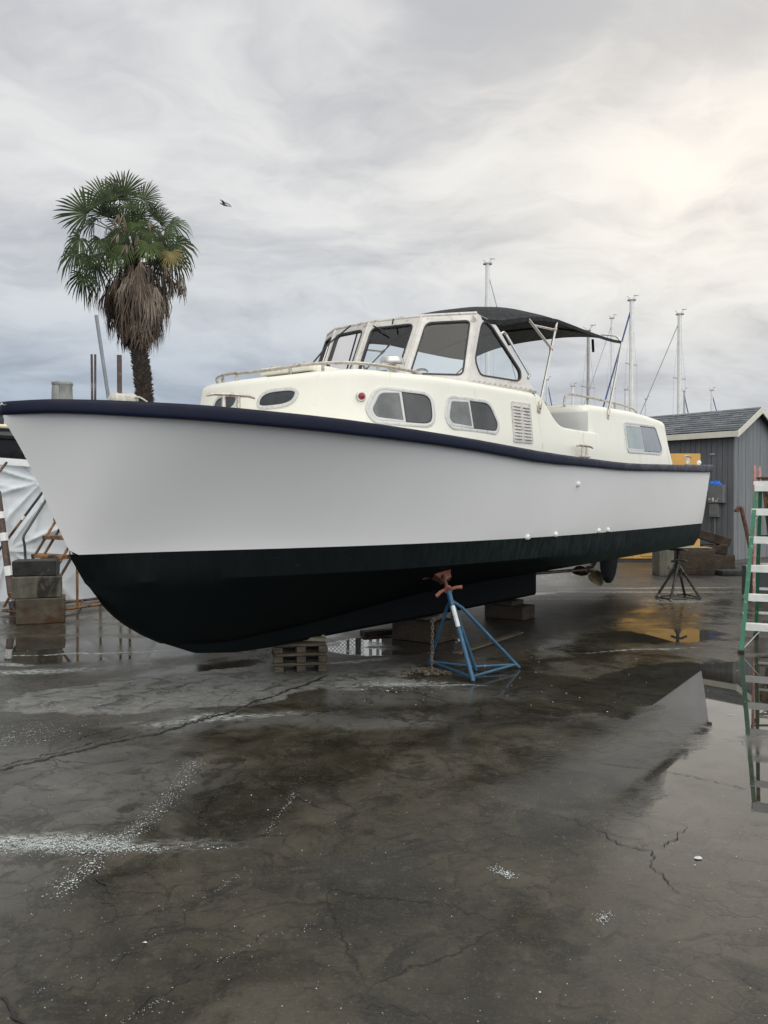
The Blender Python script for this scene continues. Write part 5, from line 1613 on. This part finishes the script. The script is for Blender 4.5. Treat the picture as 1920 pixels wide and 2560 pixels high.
# junk by the shed
def rough_block(name, c, size, rz, mat, label, cat, amp=.03, tilt=0):
    mb = MB(); mb.box((0,0,size[2]/2), size); o = mb.build(name, mat, smooth=30, bevel=.02)
    bm = bmesh.new(); bm.from_mesh(o.data)
    bmesh.ops.subdivide_edges(bm, edges=[e for e in bm.edges if e.calc_length() > .1], cuts=4, use_grid_fill=True)
    for v in bm.verts: v.co += v.co.normalized()*amp*mnoise.noise(v.co*6+Vector(c))
    bm.to_mesh(o.data); bm.free()
    o.location = c; o.rotation_euler = (0,tilt,rz); tag(o, label, cat); return o
q = gp(1663,1440); rough_block('concrete_post', (q.x,q.y+.15,0), (.34,.34,.62), rad(10), M['conc_mid'], 'squat square concrete post behind the old stern stand', 'concrete post', .01)
q = gp(1742,1438); rough_block('timber_crate', (q.x,q.y+.25,0), (.80,.55,.56), rad(-6), M['wood_dark'], 'bulky brown timber block with pale top right of the stern', 'timber block', .02)
rough_block('pale_board', (q.x-.02,q.y+.25,.575), (.76,.40,.022), rad(-4), M['wood_pale'], 'pale board lying on the bulky timber block', 'board', .004)
q = gp(1800,1425)
mb = MB(); mb.box((0,0,0),(1.75,.30,.22)); o = mb.build('timber_beam', M['wood_dark'], smooth=0, bevel=.02); o.location = (q.x-.35,q.y+.75,.85); o.rotation_euler = (0,rad(17),rad(-6)); tag(o,'long dark beam sloping down against the shed corner','beam')
rough_block('timber_offcut', (q.x+.15,q.y+.6,0), (.75,.42,.34), rad(12), M['wood_dark'], 'dark rotten timber pile under the sloping beam', 'timber', .07)
rough_block('timber_offcut', (q.x+.10,q.y+.62,.34), (.55,.36,.22), rad(-12), M['wood_dark'], 'dark offcut on the rotten timber pile by the shed', 'timber', .05)
q2 = gp(1830,1438); rough_block('wet_plank', (q2.x,q2.y+.05,0), (.70,.36,.12), rad(14), M['conc_dark'], 'low dark slab on the ground at the shed corner', 'slab', .02)
# bent pipe leaning at the shed corner
def bent_pipe():
    D = 18.5; W = lambda px,py,dd=0: Vector(((px-960)/2071*(D+dd), D+dd, CAM_H+(1250-py)/2071*(D+dd)))
    mb = MB(); pts = [W(1842,1276), W(1846,1270), W(1853,1270), W(1858,1290), W(1872,1350), Vector((W(1884,1400).x, D-.1, 0.0))]
    mb.tube(curve_pts(pts,4), .045, 10); mb.lathe([(.06,0),(.06,.05)], W(1842,1277)-Vector((0,0,.03)), 12)
    o = mb.build('bent_pipe', M['rust']); tag(o, 'rusty pipe with curved end leaning by the shed gable', 'pipe')
bent_pipe()

# rusty rack with red posts behind the ladder
def rack():
    D = 13.2; X = lambda px: (px-960)/2071*D; Z = lambda py: CAM_H+(1250-py)/2071*D
    root = empty('steel_rack', (X(1900),D,0), 0); tag(root, 'rusty steel rack with faded red posts behind the green ladder', 'rack')
    rx = root.location.x
    for px in (1886,1935,1990):
        for dy in ((0,.7) if px != 1935 else (.7,)):
            xo = X(px)*(1+dy/D)-rx+dy*.12
            mb = MB(); mb.tube([(xo,dy,0),(xo,dy,Z(1172)),(xo,dy,Z(1160))], [.026,.026,.005], 8); mb.build('post', M['pink'], root)
    mb = MB()
    for z in (.55,1.02,1.40,1.98):
        mb.tube([(X(1886)-rx,0,z),(X(1990)-rx,0,z)], .018, 6); mb.tube([(X(1886)*1.053-rx+.084,.7,z),(X(1990)*1.053-rx+.084,.7,z)], .018, 6)
        for px in (1886,1990): mb.tube([(X(px)-rx,0,z),(X(px)*1.053-rx+.084,.7,z)], .016, 6)
    mb.build_each('rail', M['rust'], root)
    rnd = random.Random(4)
    for k in range(7):
        mb = MB(); x = X(1898+k*13)-rx+.35; mb.box((x,.35,1.02+.01+.42),(.07,.30,.8),(rnd.uniform(-.1,.1),rnd.uniform(-.12,.12),0)); mb.build('scrap_plate', M['rust'] if k%2 else M['rust_orange'], root, smooth=0, bevel=.006)
    mb = MB(); mb.box((X(1935)-rx,.35,.30),(.5,.5,.5)); mb.build('bin', M['boat_grey'], root, smooth=0, bevel=.01)
rack()

# ------------------------------------------------------------------ step ladder
def ladder():
    root = empty('step_ladder', (4.09,8.63,0), rad(-25)); tag(root, 'green fibreglass step ladder with aluminium treads at the right edge', 'ladder')
    # local: +y away from climber, x across
    H = 1.83; lean = .52; wb_, wt_ = .66, .40
    def rail_pts(sd, back=False):
        y0, y1 = (0, lean) if not back else (1.28, lean+.12)
        return Vector((sd*wb_/2*(1 if not back else .62), y0, 0)), Vector((sd*wt_/2*(1 if not back else .8), y1, H-.06))
    for back in (False, True):
        for sd in (-1,1):
            a, b = rail_pts(sd, back); mb = MB(); w_, t_ = (.09,.042) if not back else (.065,.04)
            x = Vector((1,0,0)); up = (b-a).normalized(); y = up.cross(x).normalized()
            # C-channel
            pts = [(-t_/2,-w_/2),(t_/2,-w_/2),(t_/2,-w_/2+.005),(-t_/2+.005,-w_/2+.005),(-t_/2+.005,w_/2-.005),(t_/2,w_/2-.005),(t_/2,w_/2),(-t_/2,w_/2)]
            pts = [(-sd*-p[0],p[1]) for p in pts]
            mb.loft([[p+x*u+y*v for u,v in pts] for p in (a,b)], True, True)
            mb.build('rail', M['green_fg'], root, smooth=0)
            mb = MB(); mb.box(a+Vector((0,0,.02)),(t_+.02,w_+.02,.04)); mb.build('foot', M['gasket'], root, smooth=0, bevel=.005)
    for k in range(1,6):
        q = k*.3048/H; z = k*.3048; y = lean*q; w_ = lerp(wb_,wt_,q)
        mb = MB(); mb.box((0,y+.02,z),(w_+.01,.095,.012)); mb.box((0,y-.030,z-.030),(w_+.05,.008,.075)); mb.box((0,y+.066,z-.014),(w_,.006,.04)); mb.build('tread', M['step_alu'], root, smooth=0, bevel=.002, bseg=1)
    mb = MB(); mb.box((0,lean+.05,H-.02),(wt_+.06,.22,.04)); mb.box((0,lean-.062,H-.075),(wt_+.04,.008,.07)); mb.build('top_cap', M['step_alu'], root, smooth=0, bevel=.006)
    br = MB()
    for k in (1,2,3,4):
        q = k*.3048/H; 
        a, b = rail_pts(-1,True); c, d_ = rail_pts(1,True)
        br.box((a.lerp(b,q)+c.lerp(d_,q))/2, ((c.lerp(d_,q)-a.lerp(b,q)).length,.008,.03))
    for sd in (-1,1):
        for z0,z1 in ((.02,.29),(1.42,1.54)):
            pass
        br.tube([Vector((sd*.30,.03,.06)), Vector((sd*.10,.085,.30))], .011, 6, flat=.4)
        br.tube([Vector((sd*.22,.41,1.40)), Vector((sd*.14,.43,1.51))], .012, 6, flat=.4)
        br.tube([Vector((sd*.235,.33,1.10)), Vector((sd*.24,1.0,1.0))], .010, 6, flat=.4)
    a, b = rail_pts(-1,True); c, d_ = rail_pts(1,True)
    br.tube([a.lerp(b,.5), c.lerp(d_,.33)], .011, 6, flat=.4)
    br.build_each('brace', M['step_alu'], root, smooth=0)
ladder()

# ------------------------------------------------------------------ chain-link gate behind the yacht (seen mirrored in the puddle)
def fence():
    D = 16.0; root = empty('chain_link_fence', (-1.0,D,0), 0); tag(root, 'chain link gate behind the yacht mirrored in the puddle below the keel', 'fence')
    rnd = random.Random(1); H_ = 2.1; x0, x1 = -1.3, .62
    mb = MB(); step = .075; n = int((x1-x0+H_)/step)
    for i in range(n):
        for sg in (1,-1):
            xa = x0-H_+i*step if sg == 1 else x0+i*step
            p = []
            # clip the 45 degree wire to the panel
            t0, t1 = 0, H_
            xs = lambda t: xa+sg*t
            if sg == 1:
                t0 = max(0, x0-xa); t1 = min(H_, x1-xa)
            else:
                t0 = max(0, xa-x1); t1 = min(H_, xa-x0)
            if t1-t0 > .02: mb.tube([(xs(t0),0,t0+.05),(xs(t1),0,t1+.05)], .006, 3, cap=False)
    mb.build('wire_mesh', M['black_iron'], root, smooth=0)
    for x,r in ((x0,.025),(-.35,.022),(x1-.32,.028),(x1-.12,.055),(x1+.12,.03),(x1+.26,.03)):
        mb = MB(); mb.tube([(x,.03,0),(x,.03,H_+.1)], r, 10); mb.build('post', M['galv'] if r < .05 else M['black_iron'], root)
    mb = MB(); mb.tube([(x0,.03,H_+.05),(x1,.03,H_+.05)], .02, 8); mb.tube([(x0,.03,.08),(x1,.03,.08)], .02, 8); mb.build_each('rail', M['galv'], root)
    mb = MB(); mb.box((.02,-.03,1.10),(.26,.01,.20)); mb.build('sign', M['label'], root, smooth=0)
    mb = MB(); mb.box((0,0,1.1),(1.5,.9,2.2)); o = mb.build('storage_locker', M['locker'], smooth=0, bevel=.02); o.location = (.70,D+.5,0); tag(o, 'dark grey locker beside the chain link gate behind the yacht', 'locker')
    mb = MB()
    for x in (-.35,.35): mb.box((x,-.46,1.1),(.62,.02,2.0))
    mb.build('door', M['locker'], o, smooth=0, bevel=.006)
fence()

# ------------------------------------------------------------------ sailboats in the harbour, seen only by their masts
def sailboat(px, py, wpx, D, label, spread=None, stay=None, mat='mast', dark=False, tilt=0, lower=None):
    X = (px-960)/2071*D; zt = CAM_H+(1250-py)/2071*D; r = wpx/2071*D/2
    root = empty('sailboat', (X,D,0), rad(random.uniform(-20,20))); tag(root, label, 'sailboat', 'sailing boats behind the yard')
    mb = MB(); rings = []
    Lh = zt*.75
    for q in [i/10 for i in range(11)]:
        hb = Lh*.15*math.sin(math.pi*(q*.93+.04))**.7; x = (q-.5)*Lh
        rings.append([Vector((x,-hb,1.0)),Vector((x,-hb*.8,.4)),Vector((x,0,.05)),Vector((x,hb*.8,.4)),Vector((x,hb,1.0))])
    mb.loft(rings, True, True); mb.build('hull', M['white_plastic'], root, smooth=40)
    mb = MB(); mb.tube([(0,0,.9),(tilt,0,zt)], [r,r*.85], 8); mb.build('mast', M[mat], root)
    mb = MB(); mb.tube([(tilt,0,zt-.02),(tilt-.25,0,zt+.22)], .012, 4); mb.tube([(tilt,0,zt-.02),(tilt+.22,0,zt+.25)], .012, 4); mb.box((tilt,0,zt),(r*3.2,r*2,.06)); mb.tube([(tilt+.1,0,zt+.25),(tilt+.36,0,zt+.25)], .02, 4); mb.build('masthead', M['mast_dark'], root, smooth=0)
    mb = MB()
    for sp in (spread or [.62]):
        z = zt*sp; mb.tube([(-.34,-.10,z+.08),(tilt*sp,0,z),(.32,.10,z-.02)], .022, 5)
    mb.build('spreader', M['mast_dark'], root)
    if stay:
        mb = MB(); mb.tube([(tilt,0,zt*.97),(stay,0,1.2)], .022 if not dark else .045, 5); mb.build('stay', M['blue_line'] if dark else M['wire'], root)
    mb = MB()
    for x in (-.3,.3): mb.tube([(tilt,0,zt*.98),(x,.1,zt*.70),(x*1.4,.2,1.0)], .005, 4)
    mb.build_each('shroud', M['wire'], root)
sailboat(1218, 662, 13, 42, 'sailing boat whose tall mast rises behind the yacht windshield', [.7], 3.2)
sailboat(1577, 752, 12, 45, 'sailing boat with pale mast and blue stay right of the canopy', [.72], -3.0, dark=True)
sailboat(1697, 787, 12, 46, 'sailing boat whose mast stands just left of the shed roof', [.70], -4.2)
sailboat(1528, 797, 7, 60, 'sailing boat with thin mast behind the aft canopy corner', [.66], -4.5)
sailboat(1469, 828, 8, 40, 'sailing boat with dark weathered mast under the canopy', [.72], None, 'mast_dark')
sailboat(1431, 966, 7, 70, 'distant sailing boat with short mast left of the dark mast', [.8], None)
sailboat(1564, 975, 7, 75, 'distant sailing boat with stubby mast right of the aft pole', [.8], None)
sailboat(1614, 998, 5, 80, 'distant sailing boat with lowest stubby mast above the aft cabin', [.8], None)
sailboat(1368, 950, 5, 70, 'distant sailing boat with blue stay right of the windshield wing', [.8], 2.0, dark=True)
sailboat(1709, 978, 4, 70, 'distant sailing boat with dark mast above the shed roof', [.8], 2.4, 'mast_dark', dark=True)
sailboat(1778, 976, 6, 75, 'farthest right sailing boat with pale mast above the shed roof', [.8], 2.6, dark=True)
